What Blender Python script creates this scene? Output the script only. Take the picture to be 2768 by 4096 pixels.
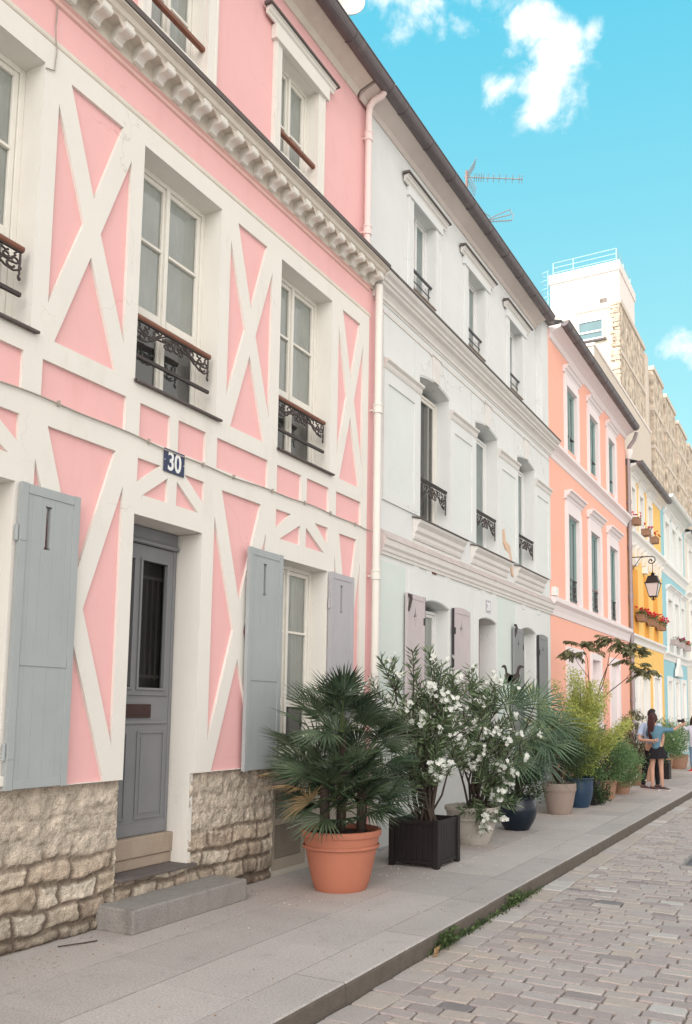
import bpy, math, random
from mathutils import Vector, Matrix
from mathutils.geometry import tessellate_polygon
from math import sin, cos, pi, radians, sqrt, atan2

for o in list(bpy.data.objects): bpy.data.objects.remove(o)
scene = bpy.context.scene
COL = scene.collection

# ------------------------------------------------------------------ camera
YAW, PITCH, ROLL = 0.46872, 0.10507, 0.00803
fw = Vector((-sin(YAW)*cos(PITCH), cos(YAW)*cos(PITCH), sin(PITCH)))
rt = Vector((cos(YAW), sin(YAW), 0)); up = rt.cross(fw)
r2 = cos(ROLL)*rt + sin(ROLL)*up; u2 = -sin(ROLL)*rt + cos(ROLL)*up
cd = bpy.data.cameras.new('camera'); cam = bpy.data.objects.new('camera', cd); COL.objects.link(cam)
cam.matrix_world = Matrix(((r2.x, u2.x, -fw.x, 0), (r2.y, u2.y, -fw.y, 0), (r2.z, u2.z, -fw.z, 1.65), (0, 0, 0, 1)))
cd.sensor_fit = 'VERTICAL'; cd.sensor_height = 36; cd.lens = 36*3319.5/4096
cd.shift_x = (1384-1633.85)/4096; cd.shift_y = (2493.96-2048)/4096
cd.clip_start = 0.05; cd.clip_end = 3000
scene.camera = cam
scene.render.resolution_x = 692; scene.render.resolution_y = 1024

# ------------------------------------------------------------------ light
SUN = Vector((-0.50, -0.62, 0.60)).normalized()
EXPO = 0.24
scene.view_settings.view_transform = 'Standard'; scene.view_settings.look = 'None'
scene.view_settings.exposure = EXPO; scene.view_settings.gamma = 1
sl = bpy.data.lights.new('sun', 'SUN'); sl.energy = 3.2; sl.angle = radians(0.5); sl.color = (1, 0.95, 0.87)
so = bpy.data.objects.new('sun', sl); so.rotation_euler = SUN.to_track_quat('Z', 'Y').to_euler(); COL.objects.link(so)

world = bpy.data.worlds.new('World'); scene.world = world; world.use_nodes = True
nt = world.node_tree; nt.nodes.clear()
def N(tree, typ, **kw):
    n = tree.nodes.new(typ)
    for k, v in kw.items():
        if k.startswith('i_'):
            key = k[2:]
            key = int(key) if key.isdigit() else key
            n.inputs[key].default_value = v
        else: setattr(n, k, v)
    return n
L = nt.links.new
wo = N(nt, 'ShaderNodeOutputWorld'); bg = N(nt, 'ShaderNodeBackground'); L(bg.outputs[0], wo.inputs[0]); bg.inputs[1].default_value = 0.1
sky = N(nt, 'ShaderNodeTexSky', sky_type='NISHITA', sun_disc=False)
sky.sun_elevation = math.asin(SUN.z); sky.sun_rotation = atan2(SUN.x, SUN.y)
sky.air_density = 1.0; sky.dust_density = 1.0; sky.ozone_density = 1.0
tc = N(nt, 'ShaderNodeTexCoord')
# tint the blue of the sky towards cyan
sep = N(nt, 'ShaderNodeSeparateColor'); L(sky.outputs[0], sep.inputs[0])
def wm(op, a, b=None, c=None):
    n = N(nt, 'ShaderNodeMath', operation=op)
    for i, v in enumerate((a, b, c)):
        if v is None: continue
        if isinstance(v, (int, float)): n.inputs[i].default_value = v
        else: L(v, n.inputs[i])
    return n.outputs[0]
lum = wm('ADD', wm('MULTIPLY', sep.outputs[2], 0.55), wm('MULTIPLY', sep.outputs[1], 0.6))
sx = N(nt, 'ShaderNodeSeparateXYZ'); L(tc.outputs['Generated'], sx.inputs[0])
elev = wm('MAXIMUM', sx.outputs[2], 0.0)
ramp = N(nt, 'ShaderNodeValToRGB'); L(elev, ramp.inputs[0])
ramp.color_ramp.elements[0].position = 0.26; ramp.color_ramp.elements[0].color = (0.44, 0.84, 0.89, 1)
ramp.color_ramp.elements[1].position = 0.74; ramp.color_ramp.elements[1].color = (0.10, 0.62, 0.86, 1)
lum2 = wm('ADD', wm('MULTIPLY', lum, 0.5), 7.6)
vs = N(nt, 'ShaderNodeVectorMath', operation='SCALE'); L(ramp.outputs[0], vs.inputs[0]); L(lum2, vs.inputs[3])
# clouds
nz = N(nt, 'ShaderNodeTexNoise', noise_dimensions='3D'); nz.inputs['Scale'].default_value = 24; nz.inputs['Detail'].default_value = 8; nz.inputs['Roughness'].default_value = 0.62; nz.inputs['Distortion'].default_value = 0.35
L(tc.outputs['Generated'], nz.inputs['Vector'])
blobs = [((-.2359,.7117,.6617),.036,1),((-.2202,.7178,.6605),.036,1),((-.2031,.7354,.6465),.040,1),((-.2172,.74,.6366),.045,1),((-.2273,.7474,.6243),.045,1),
         ((-.2461,.7487,.6156),.046,1),((-.2290,.7608,.6072),.036,1),((-.2782,.7342,.6193),.030,.72),
         ((-.350,.640,.687),.040,.8),((-.325,.650,.688),.036,.8),((-.3048,.660,.6905),.034,.8),((-.278,.6703,.6912),.034,.8),((-.258,.680,.688),.03,.6),((-.1236,.9139,.3866),.03,.62),((-.1,.92,.375),.04,.8)]
wob = N(nt, 'ShaderNodeTexNoise', noise_dimensions='3D'); wob.inputs['Scale'].default_value = 14; wob.inputs['Detail'].default_value = 5; wob.inputs['Roughness'].default_value = 0.6; L(tc.outputs['Generated'], wob.inputs['Vector'])
wa = N(nt, 'ShaderNodeVectorMath', operation='SUBTRACT'); L(wob.outputs['Color'], wa.inputs[0]); wa.inputs[1].default_value = (.5,.5,.5)
wb = N(nt, 'ShaderNodeVectorMath', operation='SCALE'); L(wa.outputs[0], wb.inputs[0]); wb.inputs[3].default_value = 0.085
wc = N(nt, 'ShaderNodeVectorMath', operation='ADD'); L(tc.outputs['Generated'], wc.inputs[0]); L(wb.outputs[0], wc.inputs[1])
acc = None
BD = Vector((0.50, -0.86, 0)).normalized()
for c, r, s in blobs:
    d = N(nt, 'ShaderNodeVectorMath', operation='DISTANCE'); L(wc.outputs[0], d.inputs[0]); d.inputs[1].default_value = c
    m = wm('MULTIPLY', wm('SUBTRACT', 1.0, wm('DIVIDE', d.outputs['Value'], r*0.98)), s)
    acc = m if acc is None else wm('MAXIMUM', acc, m)
cm = wm('ADD', wm('MAXIMUM', acc, -0.6), wm('MULTIPLY', wm('SUBTRACT', nz.outputs[0], 0.5), 1.7))
mr = N(nt, 'ShaderNodeMapRange', interpolation_type='SMOOTHSTEP'); L(cm, mr.inputs[0]); mr.inputs[1].default_value = 0.12; mr.inputs[2].default_value = 0.92
# bright cloud added to the unseen side of the sky to fill the facades
fill_bank = N(nt, 'ShaderNodeMapRange', interpolation_type='SMOOTHSTEP')
L(wm('ADD', wm('MAXIMUM', wm('MULTIPLY', sx.outputs[0], 0.9), wm('ADD', wm('MULTIPLY', sx.outputs[0], BD.x), wm('MULTIPLY', sx.outputs[1], BD.y))), wm('MULTIPLY', wm('SUBTRACT', nz.outputs[0], 0.5), 0.25)), fill_bank.inputs[0]); fill_bank.inputs[1].default_value = 0.03; fill_bank.inputs[2].default_value = 0.40
mask = wm('MINIMUM', wm('ADD', mr.outputs[0], fill_bank.outputs[0]), 1.0)
cc = N(nt, 'ShaderNodeMix', data_type='RGBA'); cc.inputs[6].default_value = (11.5, 11.5, 11.2, 1); cc.inputs[7].default_value = (8.9, 8.5, 8.1, 1); L(fill_bank.outputs[0], cc.inputs[0])
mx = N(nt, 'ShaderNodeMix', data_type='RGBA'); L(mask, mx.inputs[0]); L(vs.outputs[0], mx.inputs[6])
# added glow low in the unseen sky, lightening the window reveals
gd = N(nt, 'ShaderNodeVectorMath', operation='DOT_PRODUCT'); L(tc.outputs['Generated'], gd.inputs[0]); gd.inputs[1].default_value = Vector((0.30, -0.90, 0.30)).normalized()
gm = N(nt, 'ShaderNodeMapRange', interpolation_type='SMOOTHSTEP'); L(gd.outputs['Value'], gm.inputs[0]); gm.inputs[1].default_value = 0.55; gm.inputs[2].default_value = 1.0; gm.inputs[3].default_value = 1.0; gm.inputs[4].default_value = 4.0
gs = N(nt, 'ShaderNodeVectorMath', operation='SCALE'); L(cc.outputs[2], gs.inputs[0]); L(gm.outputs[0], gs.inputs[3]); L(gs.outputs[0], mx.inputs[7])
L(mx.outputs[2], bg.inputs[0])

# ------------------------------------------------------------------ helpers
WLOC = {}
class MB:
    def __init__(s): s.v = []; s.f = []; s.m = []; s.t = []; s.mi = 0; s.ti = 0.5
    def add(s, vs, fs):
        b = len(s.v); s.v += [tuple(p) for p in vs]
        for f in fs: s.f.append(tuple(b+i for i in f)); s.m.append(s.mi); s.t.append(s.ti)
        return b
    def box(s, x0, x1, y0, y1, z0, z1):
        s.add([(x0,y0,z0),(x1,y0,z0),(x1,y1,z0),(x0,y1,z0),(x0,y0,z1),(x1,y0,z1),(x1,y1,z1),(x0,y1,z1)],
              [(0,3,2,1),(4,5,6,7),(0,1,5,4),(1,2,6,5),(2,3,7,6),(3,0,4,7)]); return s
    def quad(s, a, b, c, d): s.add([a,b,c,d], [(0,1,2,3)]); return s
    def prism_y(s, prof, y0, y1):              # profile (x,z) counter-clockwise seen from -y
        n = len(prof)
        s.add([(x,y0,z) for x,z in prof]+[(x,y1,z) for x,z in prof],
              [tuple(range(n)), tuple(range(2*n-1,n-1,-1))]+[(i,n+i,n+(i+1)%n,(i+1)%n) for i in range(n)]); return s
    def extr_x(s, poly, x0, x1):               # polygon (y,z) between x0 (back) and x1 (front)
        n = len(poly)
        s.add([(x0,y,z) for y,z in poly]+[(x1,y,z) for y,z in poly],
              [tuple(range(n-1,-1,-1)), tuple(range(n,2*n))]+[(i,(i+1)%n,n+(i+1)%n,n+i) for i in range(n)]); return s
    def plate(s, outer, holes, xf, xb, hxb=None):   # facade sheet facing +x with real openings
        loops = [outer]+holes; pts = [p for l in loops for p in l]
        tri = tessellate_polygon([[Vector((p[0],p[1],0)) for p in l] for l in loops])
        fs = []
        for t in tri:
            a,b,c = [pts[i] for i in t]
            ar = (b[0]-a[0])*(c[1]-a[1])-(b[1]-a[1])*(c[0]-a[0])
            if abs(ar) < 1e-9: continue
            fs.append(tuple(t) if ar > 0 else (t[0],t[2],t[1]))
        s.add([(xf,p[0],p[1]) for p in pts], fs)
        for k, l in enumerate(loops):
            xx = xb if k == 0 or hxb is None else hxb[k-1]
            n = len(l); ar = sum(l[i][0]*l[(i+1)%n][1]-l[(i+1)%n][0]*l[i][1] for i in range(n))
            fwd = (ar > 0) == (k == 0)
            q = [(i,n+i,n+(i+1)%n,(i+1)%n) if not fwd else (i,(i+1)%n,n+(i+1)%n,n+i) for i in range(n)]
            q = [tuple(reversed(z)) for z in q]
            s.add([(xf,y,z) for y,z in l]+[(xx,y,z) for y,z in l], q)
        return s
    def tube(s, path, r, n=8, caps=True, flat=None):
        path = [Vector(p) for p in path]; k = len(path)
        rs = r if isinstance(r, (list,tuple)) else [r]*k
        prev = None; rings = []
        for i, p in enumerate(path):
            d = (path[min(i+1,k-1)]-path[max(i-1,0)])
            if d.length < 1e-9: d = Vector((0,0,1))
            d.normalize()
            if prev is None:
                a = Vector((0,0,1)) if abs(d.z) < 0.9 else Vector((1,0,0)); u = d.cross(a).normalized()
            else:
                u = prev-d*prev.dot(d)
                u = u.normalized() if u.length > 1e-6 else d.orthogonal().normalized()
            prev = u; w = d.cross(u)
            rings.append([p+rs[i]*(cos(2*pi*j/n)*u+sin(2*pi*j/n)*w) for j in range(n)])
        fs = [(i*n+j, i*n+(j+1)%n, (i+1)*n+(j+1)%n, (i+1)*n+j) for i in range(k-1) for j in range(n)]
        if caps: fs += [tuple(range(n-1,-1,-1)), tuple((k-1)*n+j for j in range(n))]
        s.add([v for R in rings for v in R], fs); return s
    def lathe(s, c, prof, n=40, sq=0):          # profile (r,z) bottom to top
        k = len(prof); vs = []
        for r, z in prof:
            for j in range(n): a = 2*pi*j/n; vs.append((c[0]+r*cos(a), c[1]+r*sin(a), c[2]+z))
        s.add(vs, [(i*n+j, i*n+(j+1)%n, (i+1)*n+(j+1)%n, (i+1)*n+j) for i in range(k-1) for j in range(n)]); return s
    def disc(s, c, r, n=32):
        s.add([(c[0]+r*cos(2*pi*j/n), c[1]+r*sin(2*pi*j/n), c[2]) for j in range(n)], [tuple(range(n))]); return s
    def sphere(s, c, r, n=10, m=6, sc=(1,1,1)):
        vs = [(c[0],c[1],c[2]-r*sc[2])]
        for i in range(1,m):
            t = pi*i/m
            for j in range(n): a = 2*pi*j/n; vs.append((c[0]+r*sc[0]*sin(t)*cos(a), c[1]+r*sc[1]*sin(t)*sin(a), c[2]-r*sc[2]*cos(t)))
        vs.append((c[0],c[1],c[2]+r*sc[2])); e = len(vs)-1
        fs = [(0,1+(j+1)%n,1+j) for j in range(n)]+[(1+i*n+j,1+i*n+(j+1)%n,1+(i+1)*n+(j+1)%n,1+(i+1)*n+j) for i in range(m-2) for j in range(n)]
        fs += [(1+(m-2)*n+j,1+(m-2)*n+(j+1)%n,e) for j in range(n)]
        s.add(vs, fs); return s
    def build(s, name, mats, parent=None, smooth=False, bevel=0, loc=None, auto=None):
        o0 = Vector(WLOC.get(parent.name, (0,0,0))) if parent else (Vector(loc) if loc else Vector((0,0,0)))
        me = bpy.data.meshes.new(name); me.from_pydata([tuple(Vector(v)-o0) for v in s.v], [], s.f)
        if not isinstance(mats, (list,tuple)): mats = [mats]
        for m in mats: me.materials.append(m)
        if len(mats) > 1: me.polygons.foreach_set('material_index', s.m)
        if smooth: me.polygons.foreach_set('use_smooth', [True]*len(me.polygons))
        a = me.attributes.new('tint', 'FLOAT', 'FACE'); a.data.foreach_set('value', s.t)
        me.update()
        o = bpy.data.objects.new(name, me); COL.objects.link(o)
        if parent: o.parent = parent; WLOC[o.name] = tuple(o0)
        else:
            o.location = o0; WLOC[o.name] = tuple(o0)
        if bevel:
            b = o.modifiers.new('bevel', 'BEVEL'); b.width = bevel; b.segments = 2; b.limit_method = 'ANGLE'; b.angle_limit = radians(40)
        if auto: 
            try: me.set_sharp_from_angle(angle=radians(auto))
            except Exception: pass
        return o
def thing(name, label, cat, loc, group=None):
    o = bpy.data.objects.new(name, None); COL.objects.link(o); o.location = loc; o.empty_display_size = 0.2
    WLOC[o.name] = tuple(loc); return tag(o, label, cat, group)
def tag(o, label=None, cat=None, group=None, kind=None):
    if label: o['label'] = label
    if cat: o['category'] = cat
    if group: o['group'] = group
    if kind: o['kind'] = kind
    return o
def rect(y0, y1, z0, z1): return [(y0,z0),(y1,z0),(y1,z1),(y0,z1)]
def arch(y0, y1, z0, z1, rise, n=8):
    return [(y0,z0),(y1,z0)]+[(y1+(y0-y1)*i/n, z1+rise*(1-(2*i/n-1)**2)) for i in range(n+1)]
rnd = random.Random(7)

# ------------------------------------------------------------------ materials
def lin(c):
    return tuple((v/12.92 if v <= 0.04045 else ((v+0.055)/1.055)**2.4) for v in [x/255 for x in c])
def mat(name, col, rough=0.85, var=0.08, scale=3.0, bump=0.0, bscale=60.0, metal=0.0, tint=0.0, stain=0.0, stain_col=(0.12,0.10,0.08), detail=6, spec=0.3, coat=0.0, grain=0.0, ramp=None, crack=0.0):
    m = bpy.data.materials.new(name); m.use_nodes = True; t = m.node_tree; l = t.links.new
    b = t.nodes['Principled BSDF']; b.inputs['Roughness'].default_value = rough; b.inputs['Metallic'].default_value = metal
    b.inputs['Specular IOR Level'].default_value = spec
    if coat: b.inputs['Coat Weight'].default_value = coat; b.inputs['Coat Roughness'].default_value = 0.15
    g = N(t, 'ShaderNodeNewGeometry')
    base = N(t, 'ShaderNodeRGB'); base.outputs[0].default_value = (*col, 1); cur = base.outputs[0]
    if ramp:
        at = N(t, 'ShaderNodeAttribute', attribute_name='tint'); cr = N(t, 'ShaderNodeValToRGB'); l(at.outputs['Fac'], cr.inputs[0]); el = cr.color_ramp.elements
        el[0].position = ramp[0][0]; el[0].color = (*ramp[0][1],1); el[1].position = ramp[-1][0]; el[1].color = (*ramp[-1][1],1)
        for p_, c_ in ramp[1:-1]: q_ = el.new(p_); q_.color = (*c_,1)
        cur = cr.outputs[0]
    def mul(cur, fac_out):
        v = N(t, 'ShaderNodeVectorMath', operation='SCALE'); l(cur, v.inputs[0]); l(fac_out, v.inputs[3]); return v.outputs[0]
    def mth(op, a, bb):
        n = N(t, 'ShaderNodeMath', operation=op)
        for i, x in enumerate((a, bb)):
            if isinstance(x, (int,float)): n.inputs[i].default_value = x
            else: l(x, n.inputs[i])
        return n.outputs[0]
    if var:
        n = N(t, 'ShaderNodeTexNoise'); n.inputs['Scale'].default_value = scale; n.inputs['Detail'].default_value = detail; n.inputs['Roughness'].default_value = 0.65; l(g.outputs['Position'], n.inputs['Vector'])
        cur = mul(cur, mth('ADD', mth('MULTIPLY', mth('SUBTRACT', n.outputs[0], 0.5), var*3.2), 1.0))
    if grain:
        n = N(t, 'ShaderNodeTexNoise'); n.inputs['Scale'].default_value = 75; n.inputs['Detail'].default_value = 4; l(g.outputs['Position'], n.inputs['Vector'])
        cur = mul(cur, mth('ADD', mth('MULTIPLY', mth('SUBTRACT', n.outputs[0], 0.5), grain*3.2), 1.0))
    if tint:
        a = N(t, 'ShaderNodeAttribute', attribute_name='tint'); cur = mul(cur, mth('ADD', mth('MULTIPLY', mth('SUBTRACT', a.outputs['Fac'], 0.5), tint*2), 1.0))
    if stain:
        mp = N(t, 'ShaderNodeMapping'); mp.inputs['Scale'].default_value = (1,1,0.22); l(g.outputs['Position'], mp.inputs[0])
        n = N(t, 'ShaderNodeTexNoise'); n.inputs['Scale'].default_value = 5; n.inputs['Detail'].default_value = 8; n.inputs['Roughness'].default_value = 0.7; l(mp.outputs[0], n.inputs['Vector'])
        r = N(t, 'ShaderNodeMapRange', interpolation_type='SMOOTHSTEP'); r.inputs[1].default_value = 0.52; r.inputs[2].default_value = 0.78; r.inputs[4].default_value = stain; l(n.outputs[0], r.inputs[0])
        x = N(t, 'ShaderNodeMix', data_type='RGBA'); l(r.outputs[0], x.inputs[0]); l(cur, x.inputs[6]); x.inputs[7].default_value = (*stain_col, 1); cur = x.outputs[2]
    if crack:
        wn = N(t, 'ShaderNodeTexNoise'); wn.inputs['Scale'].default_value = 3.5; wn.inputs['Detail'].default_value = 6; l(g.outputs['Position'], wn.inputs['Vector'])
        va = N(t, 'ShaderNodeVectorMath', operation='SCALE'); l(wn.outputs['Color'], va.inputs[0]); va.inputs[3].default_value = .45
        vb = N(t, 'ShaderNodeVectorMath', operation='ADD'); l(g.outputs['Position'], vb.inputs[0]); l(va.outputs[0], vb.inputs[1])
        vo = N(t, 'ShaderNodeTexVoronoi', feature='DISTANCE_TO_EDGE'); vo.inputs['Scale'].default_value = .75; l(vb.outputs[0], vo.inputs['Vector'])
        c1 = N(t, 'ShaderNodeMapRange', interpolation_type='SMOOTHSTEP'); l(vo.outputs['Distance'], c1.inputs[0]); c1.inputs[1].default_value = 0; c1.inputs[2].default_value = .004; c1.inputs[3].default_value = 1; c1.inputs[4].default_value = 0
        n5 = N(t, 'ShaderNodeTexNoise'); n5.inputs['Scale'].default_value = 1.1; l(g.outputs['Position'], n5.inputs['Vector'])
        c2 = N(t, 'ShaderNodeMapRange', interpolation_type='SMOOTHSTEP'); l(n5.outputs[0], c2.inputs[0]); c2.inputs[1].default_value = .5; c2.inputs[2].default_value = .62; c2.inputs[4].default_value = crack
        x = N(t, 'ShaderNodeMix', data_type='RGBA'); l(mth('MULTIPLY', c1.outputs[0], c2.outputs[0]), x.inputs[0]); l(cur, x.inputs[6]); x.inputs[7].default_value = (*stain_col, 1)
        v = N(t, 'ShaderNodeVectorMath', operation='SCALE'); l(x.outputs[2], v.inputs[0]); l(mth('SUBTRACT', 1.0, mth('MULTIPLY', mth('MULTIPLY', c1.outputs[0], c2.outputs[0]), .45)), v.inputs[3]); cur = v.outputs[0]
    l(cur, b.inputs['Base Color'])
    if bump:
        n = N(t, 'ShaderNodeTexNoise'); n.inputs['Scale'].default_value = bscale; n.inputs['Detail'].default_value = 5; l(g.outputs['Position'], n.inputs['Vector'])
        bp = N(t, 'ShaderNodeBump'); bp.inputs['Strength'].default_value = bump; bp.inputs['Distance'].default_value = 0.01; l(n.outputs[0], bp.inputs['Height']); l(bp.outputs[0], b.inputs['Normal'])
    return m
def leafmat(name, col, col2, rough=0.5, trans=0.25):
    m = bpy.data.materials.new(name); m.use_nodes = True; t = m.node_tree; l = t.links.new
    b = t.nodes['Principled BSDF']; b.inputs['Roughness'].default_value = rough; b.inputs['Specular IOR Level'].default_value = 0.35
    a = N(t, 'ShaderNodeAttribute', attribute_name='tint')
    x = N(t, 'ShaderNodeMix', data_type='RGBA'); l(a.outputs['Fac'], x.inputs[0]); x.inputs[6].default_value = (*col,1); x.inputs[7].default_value = (*col2,1)
    l(x.outputs[2], b.inputs['Base Color'])
    tr = N(t, 'ShaderNodeBsdfTranslucent'); l(x.outputs[2], tr.inputs[0]); ms = N(t, 'ShaderNodeMixShader'); ms.inputs[0].default_value = trans
    l(b.outputs[0], ms.inputs[1]); l(tr.outputs[0], ms.inputs[2]); l(ms.outputs[0], t.nodes['Material Output'].inputs[0])
    return m
def glassmat(name, refl=0.12, tintc=(0.9,0.93,0.92)):
    m = bpy.data.materials.new(name); m.use_nodes = True; t = m.node_tree; l = t.links.new; t.nodes.remove(t.nodes['Principled BSDF'])
    tr = N(t, 'ShaderNodeBsdfTransparent'); tr.inputs[0].default_value = (*tintc,1); gl = N(t, 'ShaderNodeBsdfGlossy'); gl.inputs['Roughness'].default_value = 0.03
    g = N(t, 'ShaderNodeNewGeometry'); n = N(t, 'ShaderNodeTexNoise'); n.inputs['Scale'].default_value = 3.0; l(g.outputs['Position'], n.inputs['Vector'])
    bp = N(t, 'ShaderNodeBump'); bp.inputs['Strength'].default_value = 0.25; bp.inputs['Distance'].default_value = 0.02; l(n.outputs[0], bp.inputs['Height']); l(bp.outputs[0], gl.inputs['Normal'])
    fr = N(t, 'ShaderNodeFresnel'); fr.inputs[0].default_value = 1.5
    ad = N(t, 'ShaderNodeMath', operation='ADD'); l(fr.outputs[0], ad.inputs[0]); ad.inputs[1].default_value = refl
    ms = N(t, 'ShaderNodeMixShader'); l(ad.outputs[0], ms.inputs[0]); l(tr.outputs[0], ms.inputs[1]); l(gl.outputs[0], ms.inputs[2]); l(ms.outputs[0], t.nodes['Material Output'].inputs[0])
    return m
M = {}
M['cream'] = mat('cream_plaster', (0.73,0.70,0.65), 0.9, 0.035, 1.6, 0.15, 90, crack=.25, stain=0.22, stain_col=(0.5,0.45,0.38))
M['pink'] = mat('pink_plaster', (0.79,0.455,0.45), 0.9, 0.045, 1.3, 0.18, 110, crack=.22, stain=0.22, stain_col=(0.62,0.27,0.27))
M['moulding'] = mat('old_moulding_paint', (0.66,0.60,0.53), 0.9, 0.10, 6, 0.2, 60, stain=0.25, stain_col=(0.33,0.28,0.24))
M['grime'] = mat('dark_weathered_capping', (0.13,0.11,0.105), 0.85, 0.18, 8, 0.4, 50)
M['white'] = mat('white_limewash', (0.675,0.685,0.675), 0.9, 0.05, 1.5, 0.25, 70, crack=.45, stain=0.25, stain_col=(0.52,0.49,0.46))
M['palefield'] = mat('pale_panel_limewash', (0.66,0.685,0.665), 0.9, 0.05, 1.5, 0.2, 80, crack=.4, stain=0.15, stain_col=(0.5,0.5,0.47))
M['palegreen'] = mat('pale_green_limewash', (0.61,0.665,0.635), 0.9, 0.05, 1.5, 0.2, 80, stain=0.10, stain_col=(0.5,0.5,0.47))
M['stonewhite'] = mat('white_moulding', (0.68,0.65,0.62), 0.9, 0.07, 4, 0.25, 60, stain=0.22, stain_col=(0.42,0.36,0.32))
M['zinc'] = mat('dark_zinc_gutter', (0.155,0.135,0.14), 0.42, 0.15, 9, 0.1, 30, metal=0.35, stain=0.35, stain_col=(0.38,0.33,0.31))
M['roof'] = mat('zinc_roof', (0.30,0.32,0.34), 0.5, 0.1, 3, metal=0.4)
M['frame'] = mat('cream_window_paint', (0.74,0.71,0.65), 0.55, 0.05, 6, 0.05, 80, stain=0.10, stain_col=(0.4,0.35,0.3))
M['framewhite'] = mat('white_window_paint', (0.74,0.73,0.72), 0.5, 0.03, 6)
M['glass'] = glassmat('window_glass', 0.10)
M['doorglass'] = glassmat('door_glass', -0.03)
M['curtain'] = mat('grey_sheer_curtain', (0.66,0.66,0.63), 0.95, 0.14, 2)
M['curtaindark'] = mat('dim_blind', (0.13,0.128,0.125), 0.95, 0.25, 3)
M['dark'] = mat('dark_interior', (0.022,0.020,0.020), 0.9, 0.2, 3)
M['wood'] = mat('brown_handrail_wood', (0.20,0.085,0.055), 0.45, 0.2, 14, 0.1, 60)
M['iron'] = mat('cast_iron', (0.060,0.048,0.046), 0.55, 0.2, 20, 0.2, 80)
M['shutter'] = mat('grey_shutter_paint', (0.35,0.375,0.38), 0.65, 0.07, 3, 0.08, 90, stain=0.22, stain_col=(0.22,0.24,0.25))
M['shutter2'] = mat('lavender_shutter_paint', (0.42,0.405,0.425), 0.65, 0.06, 3, 0.08, 90, stain=0.15, stain_col=(0.3,0.27,0.28))
M['mauve'] = mat('faded_mauve_shutter', (0.50,0.44,0.45), 0.7, 0.06, 4, 0.1, 90, stain=0.2, stain_col=(0.33,0.28,0.28))
M['greyshutter'] = mat('worn_grey_shutter', (0.25,0.255,0.26), 0.7, 0.06, 4, 0.1, 90, stain=0.2, stain_col=(0.16,0.16,0.16))
M['darkwood'] = mat('dark_shutter_edge', (0.045,0.042,0.045), 0.7, 0.1, 8)
M['door'] = mat('grey_door_paint', (0.20,0.205,0.215), 0.5, 0.06, 4, 0.05, 60, stain=0.12, stain_col=(0.10,0.11,0.12))
M['brass'] = mat('dark_bronze_plate', (0.065,0.038,0.035), 0.4, 0.25, 25, metal=0.4)
M['enamel'] = mat('blue_enamel', (0.022,0.032,0.085), 0.25, 0.15, 25, coat=0.3)
M['enamelwhite'] = mat('white_enamel', (0.74,0.75,0.75), 0.3, 0.06, 20)
M['concrete'] = mat('grey_concrete', (0.27,0.25,0.235), 0.95, 0.16, 6, 0.9, 60, stain=0.6, stain_col=(0.10,0.092,0.082), grain=0.25)
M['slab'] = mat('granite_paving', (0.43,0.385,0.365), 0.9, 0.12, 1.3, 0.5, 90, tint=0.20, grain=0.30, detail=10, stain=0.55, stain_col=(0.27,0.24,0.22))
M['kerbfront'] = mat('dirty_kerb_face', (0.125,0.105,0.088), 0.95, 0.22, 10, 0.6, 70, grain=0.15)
M['joint'] = mat('dark_joint', (0.17,0.145,0.13), 0.95, 0.15, 20)
M['sand'] = mat('sandy_joint', (0.29,0.235,0.205), 0.95, 0.18, 12, 0.6, 80, stain=0.5, stain_col=(0.10,0.065,0.055))
M['cobble'] = mat('street_sett', (1,1,1), 0.72, 0.08, 9, 0.5, 60, grain=0.14, ramp=[(0,(.20,.18,.18)),(.18,(.31,.26,.25)),(.42,(.385,.325,.31)),(.55,(.40,.35,.335)),(.7,(.42,.35,.305)),(.85,(.46,.42,.40)),(1,(.52,.48,.455))])
M['terracotta'] = mat('terracotta_plastic', (0.43,0.160,0.100), 0.6, 0.08, 5, 0.08, 80, stain=0.25, stain_col=(0.36,0.15,0.10))
M['clay'] = mat('old_clay', (0.34,0.20,0.135), 0.85, 0.12, 8, 0.2, 60, stain=0.35, stain_col=(0.36,0.30,0.25))
M['blackbox'] = mat('black_planter_wood', (0.018,0.014,0.014), 0.55, 0.2, 8, 0.1, 40)
M['stonepot'] = mat('weathered_white_pot', (0.42,0.385,0.34), 0.85, 0.14, 7, 0.3, 50, stain=0.6, stain_col=(0.15,0.12,0.09))
M['navy'] = mat('navy_glaze', (0.008,0.015,0.026), 0.22, 0.2, 8, spec=0.35, coat=0.1)
M['blueglaze'] = mat('blue_glaze', (0.022,0.050,0.095), 0.25, 0.15, 8, spec=0.4, coat=0.15)
M['taupe'] = mat('taupe_pot', (0.30,0.235,0.20), 0.75, 0.05, 6, 0.1, 60)
M['soil'] = mat('potting_soil', (0.035,0.024,0.018), 0.95, 0.3, 40, 1.0, 60)
M['palm'] = leafmat('palm_leaf', (0.014,0.030,0.016), (0.11,0.15,0.085), 0.38, 0.12)
M['palmlight'] = leafmat('palm_leaf_light', (0.020,0.048,0.028), (0.17,0.25,0.15), 0.38, 0.15)
M['dryleaf'] = leafmat('dry_frond', (0.32,0.20,0.10), (0.45,0.33,0.18), 0.7, 0.2)
M['oleander'] = leafmat('oleander_leaf', (0.045,0.078,0.038), (0.23,0.29,0.155), 0.45, 0.2)
M['weed'] = leafmat('weed_leaf', (0.025,0.05,0.018), (0.12,0.17,0.06), 0.6, 0.2)
M['petal'] = leafmat('white_petal', (0.72,0.72,0.66), (0.86,0.86,0.82), 0.7, 0.35)
M['yellowleaf'] = leafmat('yellow_green_leaf', (0.15,0.24,0.05), (0.58,0.58,0.17), 0.5, 0.35)
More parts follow.
